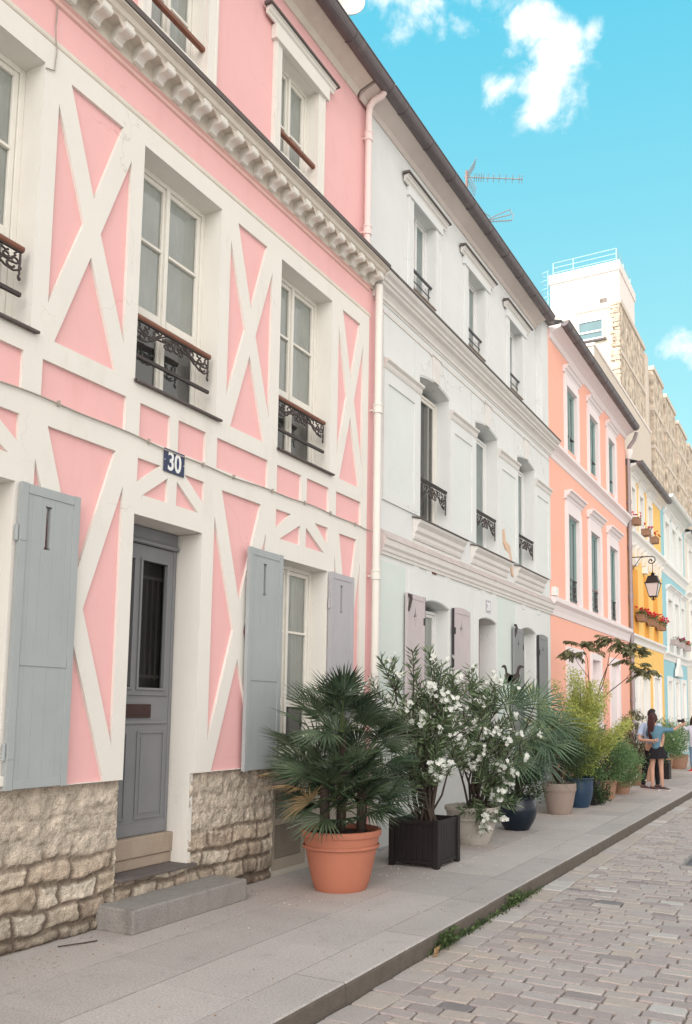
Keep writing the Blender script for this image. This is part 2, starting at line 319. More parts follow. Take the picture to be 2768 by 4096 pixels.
M['greenleaf'] = leafmat('fresh_green_leaf', (0.06,0.135,0.055), (0.25,0.38,0.16), 0.5, 0.3)
M['darkleaf'] = leafmat('dark_green_leaf', (0.016,0.034,0.014), (0.075,0.12,0.045), 0.45, 0.2)
M['brownleaf'] = leafmat('olive_brown_leaf', (0.07,0.055,0.025), (0.20,0.20,0.09), 0.5, 0.3)
M['bark'] = mat('bark', (0.060,0.043,0.035), 0.9, 0.2, 12, 0.6, 40)
M['green_stem'] = mat('green_stem', (0.09,0.12,0.05), 0.7, 0.15, 12)
M['sumac'] = leafmat('sumac_leaf', (0.10,0.095,0.045), (0.26,0.25,0.13), 0.5, 0.3)
M['red'] = leafmat('red_petal', (0.62,0.012,0.035), (0.85,0.06,0.10), 0.6, 0.3)
M['magenta'] = leafmat('magenta_petal', (0.28,0.01,0.09), (0.45,0.03,0.16), 0.6, 0.3)
M['curtainpale'] = mat('net_with_sky_reflection', (0.52,0.58,0.58), 0.95, 0.10, 5)  # pale net curtain, with the sky's reflection in attic panes put into its colour
XF = -4.93; XA = -5.07        # street front plane, and the set-back attic plane

# ------------------------------------------------------------------ generic facade parts
def window(par, y0, y1, z0, z1, X, mf, bars=(), low=None, split=True, curt='curtain', lowcurt='curtaindark', sash=0.045, open_left=False):
    """joinery standing in an opening; X is the front face of the frame"""
    m = MB(); f = 0.045; m.box(X-.07, X, y0, y0+f, z0, z1); m.box(X-.07, X, y1-f, y1, z0, z1)
    m.box(X-.07, X-.001, y0+f, y1-f, z1-f, z1); m.box(X-.07, X-.001, y0+f, y1-f, z0, z0+f*.7)
    halves = [(y0+f, (y0+y1)/2), ((y0+y1)/2, y1-f)] if split else [(y0+f, y1-f)]
    panes = []
    for a, b in halves:
        xs = X-.012
        m.box(xs-.04, xs, a+.003, a+sash, z0+f*.7+.003, z1-f-.003); m.box(xs-.04, xs, b-sash, b-.003, z0+f*.7+.003, z1-f-.003)
        m.box(xs-.04, xs-.002, a+sash, b-sash, z1-f-sash, z1-f-.003); m.box(xs-.04, xs-.002, a+sash, b-sash, z0+f*.7+.003, z0+f*.7+sash)
        for zb in bars: m.box(xs-.035, xs+.006, a+sash, b-sash, zb-.013, zb+.013)
        if low: m.box(xs-.038, xs+.004, a+sash, b-sash, low-.035, low+.035)
        panes.append((a+sash-.004, b-sash+.004))
    if split:
        yc = (y0+y1)/2; m.box(X-.012, X+.012, yc-.020, yc+.020, z0+f*.7, z1-f)
    w = m.build('window', mf, par, bevel=0.004)
    g = MB(); c = MB()
    for a, b in panes:
        g.quad((X-.034,a,z0+.03),(X-.034,b,z0+.03),(X-.034,b,z1-.06),(X-.034,a,z1-.06))
    g.build('pane', M['glass'], w)
    zl = low if low else z0+.03
    if curt:
        n = 28
        for a, b in panes:
            for i in range(n):
                ya, yb = a+(b-a)*i/n, a+(b-a)*(i+1)/n
                xa = X-.047+.0022*sin(i*1.3+y0); xb = X-.047+.0022*sin((i+1)*1.3+y0)
                c.mi = 0; c.quad((xa,ya,zl),(xb,yb,zl),(xb,yb,z1-.05),(xa,ya,z1-.05))
            if low: c.mi = 1; c.quad((X-.06,a,z0+.03),(X-.06,b,z0+.03),(X-.06,b,zl),(X-.06,a,zl))
        c.build('curtain', [M[curt], M[lowcurt]] if low else M[curt], w)
    return w

def arcpts(cu, cv, r, a0, a1, n=10):
    return [(cu+r*cos(radians(a0+(a1-a0)*i/n)), cv+r*sin(radians(a0+(a1-a0)*i/n))) for i in range(n+1)]
def ironrail(par, y0, y1, z, X, hand, lowbar=True, drop=1.0, barz=-.36, handr=.026):
    """handrail with a cast-iron swag of scrolls below it; z is the top of the rail"""
    r = MB(); r.tube([(X,y0,z-handr),(X,y1,z-handr)], handr, 10); h = r.build('balcony_rail', hand, par, smooth=True, auto=50)
    m = MB(); H = (y1-y0)/2; yc = (y0+y1)/2; k = H/.47; d = drop
    ribs = [[(0,.055),(.03,.04),(.06,.055),(.09,.10),(.12,.12),(.20,.13),(.25,.18),(.33,.24),(.40,.255),(.445,.22),(.45,.12),(.45,.03)],
            arcpts(.035,.155,.033,-90,230), arcpts(.085,.165,.028,-150,120), arcpts(.27,.165,.030,-60,260), arcpts(.21,.075,.040,60,380),
            [(.10,.03),(.14,.06),(.19,.11),(.26,.15),(.34,.16),(.385,.13),(.40,.09)], arcpts(.405,.135,.030,-180,140), arcpts(.375,.20,.032,0,300),
            [(.30,.03),(.30,.055),(.33,.07),(.35,.05)], [(.42,.03),(.40,.06),(.415,.08)], [(.445,.20),(.45,.26),(.44,.295),(.452,.31)], [(.0,.03),(.02,.09),(.0,.12)],
            [(.15,.03),(.165,.06),(.20,.09)], arcpts(.335,.115,.025,0,330)]
    for q in ribs:
        for s in (1,-1):
            m.tube([(X+.004*s, yc+s*u*k, z-.045-v*d) for u, v in q], .0085, 6)
    for u, v, rr in ((.06,.085,.026),(.10,.09,.022),(.13,.10,.018),(.24,.13,.022),(.452,.315,.016),(.25,.155,.018),(.455,.19,.016)):
        for s in (1,-1): m.sphere((X, yc+s*u*k, z-.045-v*d), rr, 7, 5, (.5,1,1))
    m.box(X-.012, X+.012, y0+.01, y1-.01, z-.055, z-.042)
    m.build('ironwork', M['iron'], h, smooth=True, auto=50)
    if lowbar:
        b = MB(); b.box(X-.014, X+.014, y0, y1, z+barz-.03, z+barz); b.build('lower_bar', M['iron'], h, bevel=.003)
    return h

def shutter(par, y0, y1, z0, z1, X, mt, hinge=0, cut='slot', edge=None, arched=0, label=None, t=.032, mids=(0.42,)):
    m = MB(); ED = [0,.19,.355,.565,.78,1]; n = 5; hole_y = y0+(y1-y0)*.46
    zc = z1-(z1-z0)*.135
    for i in range(n):
        a, b = y0+(y1-y0)*ED[i]+.0004, y0+(y1-y0)*ED[i+1]-.0004
        zt = z1
        holes = []
        if a < hole_y < b:
            if cut == 'slot':
                hh = .155; hw = .019
                holes = [[(hole_y-hw,zc-hh+.02),(hole_y-hw*1.6,zc-hh),(hole_y+hw*1.6,zc-hh),(hole_y+hw,zc-hh+.02),(hole_y+hw,zc+hh-.02),(hole_y+hw*1.6,zc+hh),(hole_y-hw*1.6,zc+hh),(hole_y-hw,zc+hh-.02)]]
            else:
                q = []
                for k in range(16):
                    an = 2*pi*k/16; rr = 1/(abs(cos(an))**.62+abs(sin(an))**.62)**(1/.62)
                    q.append((hole_y+min(.050,(y1-y0)*.088)*rr*cos(an), zc-.02+.15*rr*sin(an)))
                holes = [q]
        out = [(a,z0),(b,z0),(b,zt+(arched*(1-((b-y0)/(y1-y0)*2-1)**2) if arched else 0)),(a,zt+(arched*(1-((a-y0)/(y1-y0)*2-1)**2) if arched else 0))]
        m.plate(out, holes, X+t, X)
        m.quad((X,a,z0),(X,a,zt),(X,b,zt),(X,b,z0)) if not holes else None
    e = .055
    fz = [(z0+.0,z0+e*1.3),(z1-e*1.3,z1)]+[(z0+(z1-z0)*q-.05, z0+(z1-z0)*q+.05) for q in mids]
    for a, b in fz: m.box(X+t+.0008, X+t+.006, y0+.055, y1-.055, a+.004, b-.004)
    m.box(X+.002, X+t+.007, y0-.001, y0+.052, z0-.002, z1+.002); m.box(X+.002, X+t+.007, y1-.052, y1+.001, z0-.002, z1+.002)
    s = m.build('shutter', mt, par, bevel=.0007)
    if label: s['label'] = label
    yh = y0 if hinge == 0 else y1; sg = -1 if hinge == 0 else 1
    for zz in (z0+(z1-z0)*.12, z0+(z1-z0)*.83):
        b = MB(); b.tube([(X+t*.6, yh+sg*.014, zz-.055),(X+t*.6, yh+sg*.014, zz+.055)], .013, 8); b.box(X+t+.001, X+t+.011, min(yh,yh-sg*.05), max(yh,yh-sg*.05), zz-.05, zz+.05)
        b.build('hinge', edge or mt, s, bevel=.002)
    if edge:
        e_ = MB(); ye = y0-.0045 if hinge == 0 else y1+.0045
        e_.box(X+.001, X+t+.0085, min(ye,ye+.004), max(ye,ye+.004), z0, z1); e_.build('shutter_edge', edge, s)
    return s

def gutter(par, y0, y1, X, z, r, mt, pitch=.9):
    m = MB(); n = 10; T = .006
    for k in range(n+1): pass
    prof = [(X+r*cos(pi+pi*i/n), z+r*sin(pi+pi*i/n)) for i in range(n+1)]
    inner = [(X+(r-T)*cos(pi+pi*i/n), z+(r-T)*sin(pi+pi*i/n)) for i in range(n+1)][::-1]
    m.prism_y((prof+inner), y0, y1)
    m.tube([(X+r, y0, z),(X+r, y1, z)], .011, 8)
    y = y0+pitch*.5
    while y < y1:
        rr = r+.007
        pr = [(X+rr*cos(pi+pi*i/n), z+rr*sin(pi+pi*i/n)) for i in range(n+1)]
        m.prism_y(pr+[(X+(r+.001)*cos(2*pi-pi*i/n), z+(r+.001)*sin(2*pi-pi*i/n)) for i in range(n+1)], y, y+.022); y += pitch
    for yy in (y0+.002, y1-.004): m.prism_y(prof, yy, yy+.003)
    return m.build('gutter', mt, par)
def pipe(par, y, z0, z1, X, r, mt, collars=(), top=None):
    m = MB(); path = [(X,y,z0),(X,y,z1)]
    if top: path += [Vector(p) for p in top]
    m.tube(path, r, 12)
    for c in collars: m.tube([(X,y,c-.05),(X,y,c+.05)], r+.012, 12); m.box(X-.12, X, y-r*.4, y+r*.4, c-.012, c+.012); m.tube([(X,y,c+.045),(X,y,c+.065)], r+.018, 12)
    return m.build('downpipe', mt, par, smooth=True, auto=45)
def textmesh(s, size, name, mt, par, org, sx=1.0, thick=.002, bold=0.0, shear=0):
    """lettering lying on a facade (facing +x), y runs along the street"""
    c = bpy.data.curves.new('lettering', 'FONT'); c.body = s; c.size = size; c.extrude = thick; c.offset = bold; c.align_x = 'CENTER'; c.align_y = 'CENTER'
    o = bpy.data.objects.new('lettering', c); COL.objects.link(o)
    bpy.context.view_layer.update()
    me = bpy.data.meshes.new_from_object(o.evaluated_get(bpy.context.evaluated_depsgraph_get())); bpy.data.objects.remove(o)
    m = MB(); ys = [v.co.x for v in me.vertices]; c0 = (min(ys)+max(ys))/2; zs = [v.co.y for v in me.vertices]; c1 = (min(zs)+max(zs))/2
    m.add([(org[0]+v.co.z, org[1]+(v.co.x-c0)*sx, org[2]+(v.co.y-c1)) for v in me.vertices], [tuple(p.vertices) for p in me.polygons])
    bpy.data.meshes.remove(me)
    return m.build(name, mt, par)
def hood(par, y0, y1, z, X, mt, d=.12, h=.14, cap=True):
    """moulded window cornice; z is its top"""
    m = MB(); P = [(X,z-h),(X+d*.25,z-h),(X+d*.35,z-h*.72),(X+d*.55,z-h*.62),(X+d*.68,z-h*.35),(X+d*.9,z-h*.28),(X+d*.9,z-.02),(X,z-.02)]
    m.prism_y(P, y0+.03, y1-.03)
    o = m.build('window_hood', mt, par, bevel=.004)
    if cap:
        c = MB(); c.prism_y([(X,z-.0195),(X+d+.012,z-.0195),(X+d+.012,z+.004),(X,z+.02)], y0, y1); c.build('capping', M['grime'], o)
    return o
def casing(par, y0, y1, z0, z1, w, X, mt, t=.03, topw=None, lining=True, zl=None):
    topw = topw or w
    m = MB(); m.box(X, X+t, y0-w, y0, z0, z1+topw); m.box(X, X+t, y1, y1+w, z0, z1+topw); m.box(X, X+t-.0005, y0, y1, z1, z1+topw)
    m.box(X+t, X+t+.012, y0-w+.01, y0-w+.04, z0, z1+topw-.01); m.box(X+t, X+t+.012, y1+w-.04, y1+w-.01, z0, z1+topw-.01)
    if lining:
        m.box(X-.29, X-.0005, y1-.004, y1+.001, z0 if zl is None else zl, z1); m.box(X-.29, X-.0005, y0-.001, y0+.004, z0 if zl is None else zl, z1); m.box(X-.29, X-.0005, y0+.004, y1-.004, z1-.004, z1+.001)
    return m.build('window_surround', mt, par, bevel=.003)

# ================================================================== PINK HOUSE
P0, P1 = 1.72, 8.72
pink = thing('pink_house', 'pink rendered house number 30 with cream crossed timbering and bracketed cornice, nearest the camera', 'house', (XF, 5.2, 0))
FW = [(2.80,3.79),(4.785,5.78),(6.74,7.732)]; FZ = (4.31,6.345)
XPINK = XF-.028
# walls (pink render)
w = MB(); eps = .02
holes = [rect(a-eps,b+eps,FZ[0]-eps,FZ[1]+eps) for a,b in FW]+[rect(2.80-eps,3.744+eps,1.11,3.20+eps), rect(6.79-eps,7.73+eps,1.18,3.19+eps)]
outer = [(P0,1.098),(4.84-eps,1.098),(4.84-eps,3.21+eps),(5.655+eps,3.21+eps),(5.655+eps,1.098),(P1,1.098),(P1,7.05),(P0,7.05)]
w.plate(outer, holes, XPINK, XPINK-.30); w.build('wall', M['pink'], pink)
w = MB(); AW = [(4.92,5.66),(6.84,7.58)]; AZ = (7.66,8.88)
w.plate(rect(P0,P1,7.02,9.72), [rect(a,b,*AZ) for a,b in AW], XA-.03, XA-.32); w.build('attic_wall', M['pink'], pink)
def xpanel(y0, y1, z0, z1, zc, ty=.09, gap=.24, sa=.08, zt=.225, zb=.26):
    yc = (y0+y1)/2
    return [[(y0+ty,z1),(yc,zc+gap),(y1-ty,z1)], [(y0+ty*.7,z0),(y1-ty*.7,z0),(yc,zc-gap+.01)],
            [(y0,z1-zt),(y0,z0+zb),(yc-sa,zc)], [(y1,z1-zt),(yc+sa,zc),(y1,z0+zb)]]
def fan(y0, y1):
    yc = (y0+y1)/2
    q = [[(y0,3.678),(y0,3.475),(y0+.26,3.68)], [(yc-.055,3.595),(y0+.07,3.383),(yc-.055,3.383)]]
    return q+[[(2*yc-a,b) for a,b in l][::-1] for l in q]
pan = []
for a,b in ((1.97,2.67),(3.925,4.648),(5.92,6.585),(7.882,8.452)): pan += xpanel(a,b,4.302,6.345,5.33,ty=.10 if b<8 else .083)
for a,b in ((1.95,2.68),(3.89,4.71),(5.812,6.588),(7.872,8.444)): pan += xpanel(a,b,1.105,3.665,2.385,ty=.09,gap=.265,sa=.072,zt=.26,zb=.26)
for a,b in ((1.97,2.66),(2.86,3.21),(3.30,3.748),(3.908,4.703),(4.855,5.203),(5.305,5.658),(5.815,6.592),(6.747,7.181),(7.29,7.727),(7.884,8.441)): pan.append(rect(a,b,3.852,4.138))
pan += fan(2.84,3.745)+fan(4.853,5.658)+fan(6.746,7.722)
hol = [rect(a,b,*FZ) for a,b in FW]+[rect(2.80,3.744,1.13,3.20), rect(6.79,7.73,1.20,3.19)]
outer = [(P0+.02,1.10),(4.84,1.10),(4.84,3.212),(5.655,3.212),(5.655,1.10),(8.59,1.10),(8.59,6.53),(P0+.02,6.53)]
w = MB(); w.plate(outer, hol+pan, XF, XPINK-.002, [XPINK-.27]*len(hol)+[XPINK-.002]*len(pan))
w.box(XF-.30, XF-.0505, 5.6555, 5.70, .30, 1.0985)                       # plastered door jamb beside the stone
w.box(XF-.29, XF-.030, 5.656, 5.70, 1.099, 3.21); w.box(XF-.29, XF-.12, 4.79, 4.839, .36, 3.21); w.box(XF-.29, XF-.030, 4.79, 5.70, 3.213, 3.26)
w.build('timber_framing', M['cream'], pink)
# mouldings and cornice
m = MB(); m.tube([(XPINK+.008,P0,6.556),(XPINK+.008,8.62,6.556)], .026, 10); m.box(XPINK, XPINK+.014, P0, 8.61, 6.575, 6.60)
m.build('string_moulding', M['moulding'], pink)
m = MB(); m.prism_y([(XPINK,6.875),(XPINK+.02,6.885),(XPINK+.025,6.91),(XPINK+.05,6.925),(XPINK,6.94)], P0, 8.60); m.build('string_moulding', mat('faded_pink_moulding',(0.72,0.46,0.42),0.9,0.08,6,0.1), pink)
m = MB(); m.prism_y([(XPINK,6.9405),(XPINK+.022,6.9405),(XPINK+.022,7.06),(XPINK+.045,7.088),(XPINK+.165,7.088),(XPINK+.165,7.10),(XPINK+.19,7.11),(XPINK+.205,7.145),(XPINK+.25,7.155),(XPINK+.25,7.168),(XA-.01,7.205),(XPINK-.2,7.205),(XPINK-.2,6.95)], P0, 8.70)
cor = m.build('cornice', M['moulding'], pink)
m = MB(); m.prism_y([(XA-.02,7.206),(XPINK+.264,7.1685),(XPINK+.268,7.212),(XA-.02,7.250)], P0, 8.705); m.build('capping', M['grime'], cor)
def corbel_mb(y):
    m = MB(); X = XPINK; prof = [(X+.02,6.965),(X+.035,6.960),(X+.062,6.975),(X+.078,7.0),(X+.11,7.015),(X+.165,7.010),(X+.185,7.045),(X+.19,7.087),(X+.02,7.087)]
    m.prism_y(prof, y-.043, y+.043)
    m.tube([(X+.172,y-.047,7.040),(X+.172,y+.047,7.040)], .028, 10); m.tube([(X+.045,y-.045,6.988),(X+.045,y+.045,6.988)], .024, 10)
    return m
c0 = corbel_mb(1.86).build('corbel', M['cream'], cor, smooth=True, auto=35)
k = 1
while 1.86+k*.2325 < 8.75:
    c = c0.copy(); COL.objects.link(c); c.parent = cor; c.location = (0,k*.2325,0); k += 1
m = MB()      # little vaulted hollows between the corbels
k = 0
while 1.86+k*.2325 < 8.6:
    y = 1.86+k*.2325
    pts = [(y+.043+.1465*i/8, 7.088-.052*(1-sin(pi*i/8))) for i in range(9)]
    for xx in (XPINK+.160,): m.extr_x([(a,b) for a,b in pts]+[(pts[-1][0],7.0885),(pts[0][0],7.0885)], xx-.012, xx)
    k += 1
m.build('arcade', M['moulding'], cor)
# windows first floor
for a,b in FW:
    window(pink, a, b, FZ[0], FZ[1], XF-.205, M['frame'], bars=(5.69,), low=5.05)
    ironrail(pink, a+.012, b-.062, 4.90, XF-.045, M['wood'], barz=-.345, drop=.64)
    s = MB(); s.prism_y([(XF-.2,4.335),(XF+.03,4.312),(XF+.035,4.293),(XF+.03,4.285),(XF+.001,4.29),(XF-.2,4.30)], a-.012, b+.045); s.tube([(XF+.032,a-.012,4.297),(XF+.032,b+.05,4.297)], .013, 8)
    s.build('window_sill', M['grime'], pink)
# ground floor windows
for a,b in ((2.80,3.744),(6.79,7.73)):
    window(pink, a, b, 1.20, 3.19, XF-.205, M['frame'], bars=(2.48,), low=1.72, curt='blind' if 0 else 'curtain')
    s = MB(); s.box(XF-.2, XF+.03, a-.03, b+.03, 1.13, 1.199); s.build('window_sill', M['frame'], pink, bevel=.006)
shutter(pink, 3.765, 4.262, 1.105, 3.196, XF+.012, M['shutter'], hinge=0, label='grey shutter left of the door, edge-on at the left')
shutter(pink, 6.262, 6.80, 1.083, 3.198, XF+.03, M['shutter'], hinge=1, label='grey shutter with peeling paint right of the door')
shutter(pink, 7.737, 8.235, 1.083, 3.185, XF+.012, M['shutter2'], hinge=0, label='lavender grey shutter behind the palm')
# attic windows
for a,b in AW:
    window(pink, a, b, AZ[0], AZ[1], XA-.165, M['frame'], bars=(8.18,), curt='curtain')
    casing(pink, a, b, 7.14, AZ[1], .13, XA-.03, M['cream'], .035, topw=.10, zl=7.66)
    hood(pink, a-.345, b+.30, 9.13, XA+.005, M['cream'], .085, .10); q = MB(); q.box(XA-.03, XA+.045, a-.165, b+.165, 8.865, 9.031); q.build('window_frieze', M['cream'], pink, bevel=.004)
    r = MB(); r.box(XA-.08, XA-.03, a, b, 7.93, 7.975); r.build('handrail', M['wood'], pink, bevel=.008)
    s = MB(); s.box(XA-.2, XA+.02, a-.001, b+.001, 7.60, 7.659); s.build('window_sill', M['cream'], pink, bevel=.005)
# eaves
m = MB(); m.prism_y([(XA-.03,9.47),(XA-.01,9.47),(XA+.03,9.53),(XA+.12,9.56),(XA+.25,9.60),(XA+.25,9.64),(XA-.03,9.64)], P0, 8.46); m.build('eaves_moulding', M['moulding'], pink)
gutter(pink, P0, 8.70, XA+.30, 9.66, .102, M['zinc'], .93)
m = MB(); m.quad((XA+.30,P0,9.66),(XA+.30,P1,9.66),(XA-3.4,P1,10.75),(XA-3.4,P0,10.75)); m.box(XA-6.6,XA-.35,P0,P0+.02,0,9.6); m.quad((XA-6.6,P0,9.6),(XA-6.6,P1,9.6),(XA-3.4,P1,10.75),(XA-3.4,P0,10.75))
m.build('roof', M['roof'], pink)
m = MB(); m.quad((XF-.62,P0,0),(XF-.62,P1,0),(XF-.62,P1,9.6),(XF-.62,P0,9.6)); m.build('interior', M['dark'], pink)
# door
DX = XF-.27
m = MB(); d0, d1 = 4.86, 5.64
m.box(DX-.05, DX, d0, d1, 3.075, 3.205); m.prism_y([(DX,3.055),(DX+.025,3.062),(DX+.03,3.085),(DX+.012,3.10),(DX,3.115)], d0, d1); m.box(DX-.05, DX-.006, d1-.03, d1, .60, 3.075); m.box(DX-.05, DX-.006, d0, d0+.03, .60, 3.075)
l0, l1 = d0+.032, d1-.032; gx = [(4.96,5.14),(5.235,5.53)]
leaf = rect(l0, l1, .60, 3.052)
gh = [rect(a,b,1.83,2.92) for a,b in gx]
m.plate(leaf, gh, DX-.012, DX-.05)
m.box(DX-.012, DX-.002, l0, l1, .60, .70)
for a,b in gx:
    for q in (rect(a-.022,a,1.81,2.94),rect(b,b+.022,1.81,2.94),rect(a,b,2.92,2.94),rect(a,b,1.81,1.83)): m.extr_x(q, DX-.012, DX+.002)
for (a,b,c,e) in ((4.95,5.575,1.765,1.775),(4.95,5.575,1.525,1.55)): m.box(DX-.012, DX+.004, a, b, c, e)
for (a,b,c,e) in ((4.93,5.14,.74,1.46),(5.25,5.57,.73,1.46)):
    for q in (rect(a,a+.016,c,e),rect(b-.016,b,c,e),rect(a+.016,b-.016,e-.016,e),rect(a+.016,b-.016,c,c+.016)): m.extr_x(q, DX-.012, DX+.0)
    m.box(DX-.012, DX-.005, a+.045, b-.045, c+.045, e-.045)
door = m.build('door', M['door'], pink, bevel=.002)
m = MB()
for a,b in gx: m.quad((DX-.035,a,1.83),(DX-.035,b,1.83),(DX-.035,b,2.92),(DX-.035,a,2.92))
m.build('pane', M['doorglass'], door)
m = MB(); m.quad((DX-.2,4.86,.6),(DX-.2,5.64,.6),(DX-.2,5.64,3.06),(DX-.2,4.86,3.06)); m.build('backing', M['dark'], door)
m = MB()
for a,b in gx:
    n = 4 if b-a > .2 else 2
    for i in range(n): yy = a+(b-a)*(i+.75)/(n+.5); m.tube([(DX-.06,yy,1.90),(DX-.06,yy,2.80)], .008, 6)
    for zz in (1.93,2.79): m.box(DX-.065, DX-.053, a, b, zz-.012, zz+.012)
m.build('security_bars', mat('bar_metal',(0.045,0.036,0.034),0.5,0.1), door)
m = MB(); m.box(DX-.012, DX+.003, 5.08, 5.39, 1.575, 1.69); m.box(DX+.003, DX+.006, 5.10, 5.37, 1.60, 1.665); m.build('letter_plate', M['brass'], door, bevel=.003)
m = MB(); m.sphere((DX+.045,4.915,1.60), .03); m.tube([(DX,4.915,1.60),(DX+.04,4.915,1.60)], .012); m.build('door_knob', M['brass'], door, smooth=True)
m = MB(); m.box(DX-.08, DX+.06, 4.85, 5.655, .43, .595); m.box(DX-.08, DX+.045, 4.85, 5.655, .3375, .428); m.build('threshold', mat('threshold_stone',(0.36,0.29,0.23),0.9,0.12,6,0.5,50,stain=.4,stain_col=(.14,.11,.09)), pink, bevel=.01)
m = MB(); m.box(XF-.30, XF+.015, 4.85, 5.72, .313, .337); m.build('step_slab', M['grime'], pink, bevel=.004)
# house number plate
m = MB(); m.box(XF+.004, XF+.014, 5.135, 5.383, 3.645, 3.845); np_ = m.build('house_number_plate', M['enamel'], pink, bevel=.003)
textmesh('30', .225, 'numeral', M['enamelwhite'], np_, (XF+.0155,5.259,3.744), sx=.74, bold=.004)
m = MB()
for a,b in ((5.143,3.745),(5.375,3.745)): m.sphere((XF+.014,a,b), .005, 6, 4)
m.build('screw', M['enamelwhite'], np_)
# basement grille
m = MB(); vx = XF-.07
m.box(vx-.02, vx, 6.90, 6.955, .06, .90); m.box(vx-.02, vx, 7.44, 7.50, .06, .90); m.box(vx-.02, vx, 6.955, 7.44, .84, .90); m.box(vx-.02, vx, 6.955, 7.44, .06, .17); m.box(vx-.028, vx-.003, 6.955, 7.44, .500, .560)
for i in range(44):
    z = .178+i*.0152
    if abs(z-.53) > .02: m.quad((vx-.016,6.955,z+.009),(vx-.004,6.955,z),(vx-.004,7.44,z),(vx-.016,7.44,z+.009))
gq = MB(); gq.quad((vx-.03,6.9,.06),(vx-.03,7.5,.06),(vx-.03,7.5,.9),(vx-.03,6.9,.9)); gq.build('grille_backing', M['dark'], pink)
m.build('basement_grille', mat('beige_grille',(0.34,0.29,0.235),0.7,0.12,6,stain=.4,stain_col=(.18,.14,.11)), pink)
m = MB(); m.extr_x([(6.888,0),(P1,0),(P1,1.097),(6.888,1.097),(6.888,.902),(7.502,.902),(7.502,.058),(6.888,.058)], XF-.25, XF-.068); m.build('plinth', mat('beige_plinth',(0.46,0.42,0.36),0.95,0.10,5,0.4,50,stain=.4,stain_col=(.25,.21,.17)), pink, bevel=.004)
# rough stone plinth with real relief
def smooth(t): t = max(0,min(1,t)); return t*t*(3-2*t)
from mathutils import noise as mn
def stone_relief(name, y0, y1, z0, z1, X, mt, seed, par, step=.0115):
    courses = []; z = z0; r = random.Random(seed); hs = [.10,.155,.17,.15,.17,.175,.17,.16]
    i = 0
    while z < z1-.02: h = hs[i%len(hs)]*r.uniform(.92,1.1); courses.append((z, min(z+h, z1+.06))); z += h; i += 1
    rows = []
    for (a,b) in courses:
        e = [y0-r.uniform(.05,.3)]
        while e[-1] < y1: e.append(e[-1]+r.uniform(.17,.40))
        rows.append((a,b,e,[r.random() for _ in e]))
    ny = int((y1-y0)/step); nzz = int((z1-z0)/step); V = []; T = []
    for j in range(nzz+1):
        for i in range(ny+1):
            y = y0+(y1-y0)*i/ny; z = z0+(z1-z0)*j/nzz
            wy = y+.030*mn.noise((y*5,z*6,seed))+.012*mn.noise((y*20,z*20,1)); wz = z+.038*mn.noise((y*3.2+9,z*4,seed))+.010*mn.noise((y*18,z*18,5))
            d = 0; tv = .5
            for (a,b,e,cc) in rows:
                if a <= wz < b or (b is rows[-1][1] and wz >= b):
                    for k in range(len(e)-1):
                        if e[k] <= wy < e[k+1]:
                            d = min(wy-e[k], e[k+1]-wy, wz-a, b-wz); tv = cc[k]; break
                    break
            body = smooth((d-.010)/.018)
            rend = smooth((z-.52+.14*mn.noise((y*1.6,z*1.6,seed+3)))/.16)      # upper courses smeared with render
            rough = mn.fractal((y*14,z*14,seed*1.7), 1.0, 2.0, 5)*.015+mn.noise((y*45,z*45,2))*.006+mn.noise((y*80,z*80,4))*.004
            pits = -.012*smooth((mn.noise((y*34,z*34,11))-.42)/.2)
            h = (-.028*(1-body))*(1-.82*rend)+rough+pits*(.4+rend)+.008*(tv-.5)
            V.append((X+h, y, z)); T.append((body*(1-rend)+rend*(.80+.2*body), tv, rend))
    m = MB(); W = ny+1
    F = [(j*W+i, j*W+i+1, (j+1)*W+i+1, (j+1)*W+i) for j in range(nzz) for i in range(ny)]
    m.add(V, F)
    # return ends
    o = m.build(name, mt, par, smooth=True)
    at = o.data.color_attributes.new('relief', 'FLOAT_COLOR', 'POINT')
    for i, t in enumerate(T): at.data[i].color = (t[0], t[1], t[2], 1)
    s = MB(); s.quad((X-.25,y1,z0),(X-.25,y1,z1),(X-.005,y1,z1),(X-.005,y1,z0)); s.quad((X-.25,y0,z1),(X-.005,y0,z1),(X-.005,y1,z1),(X-.25,y1,z1)); s.build('plinth_return', M['concrete'] if 0 else M['stonepot'], o)
    return o
ms = bpy.data.materials.new('rough_limestone'); ms.use_nodes = True; t_ = ms.node_tree; l_ = t_.links.new; b_ = t_.nodes['Principled BSDF']; b_.inputs['Roughness'].default_value = .95; b_.inputs['Specular IOR Level'].default_value = .15
a_ = N(t_, 'ShaderNodeAttribute', attribute_name='relief'); s_ = N(t_, 'ShaderNodeSeparateColor'); l_(a_.outputs['Color'], s_.inputs[0])
r1 = N(t_, 'ShaderNodeValToRGB'); e = r1.color_ramp.elements; e[0].position = 0; e[0].color = (.46,.365,.29,1); e[1].position = 1; e[1].color = (.68,.60,.50,1); e2 = r1.color_ramp.elements.new(.5); e2.color = (.57,.475,.37,1); l_(s_.outputs[1], r1.inputs[0])
rr = N(t_, 'ShaderNodeMix', data_type='RGBA'); l_(s_.outputs[2], rr.inputs[0]); l_(r1.outputs[0], rr.inputs[6]); rr.inputs[7].default_value = (.60,.52,.43,1)
mm = N(t_, 'ShaderNodeMix', data_type='RGBA'); l_(s_.outputs[0], mm.inputs[0]); mm.inputs[6].default_value = (.26,.21,.165,1); l_(rr.outputs[2], mm.inputs[7])
g_ = N(t_, 'ShaderNodeNewGeometry'); n_ = N(t_, 'ShaderNodeTexNoise'); n_.inputs['Scale'].default_value = 9; n_.inputs['Detail'].default_value = 9; n_.inputs['Roughness'].default_value = .7; l_(g_.outputs['Position'], n_.inputs['Vector'])
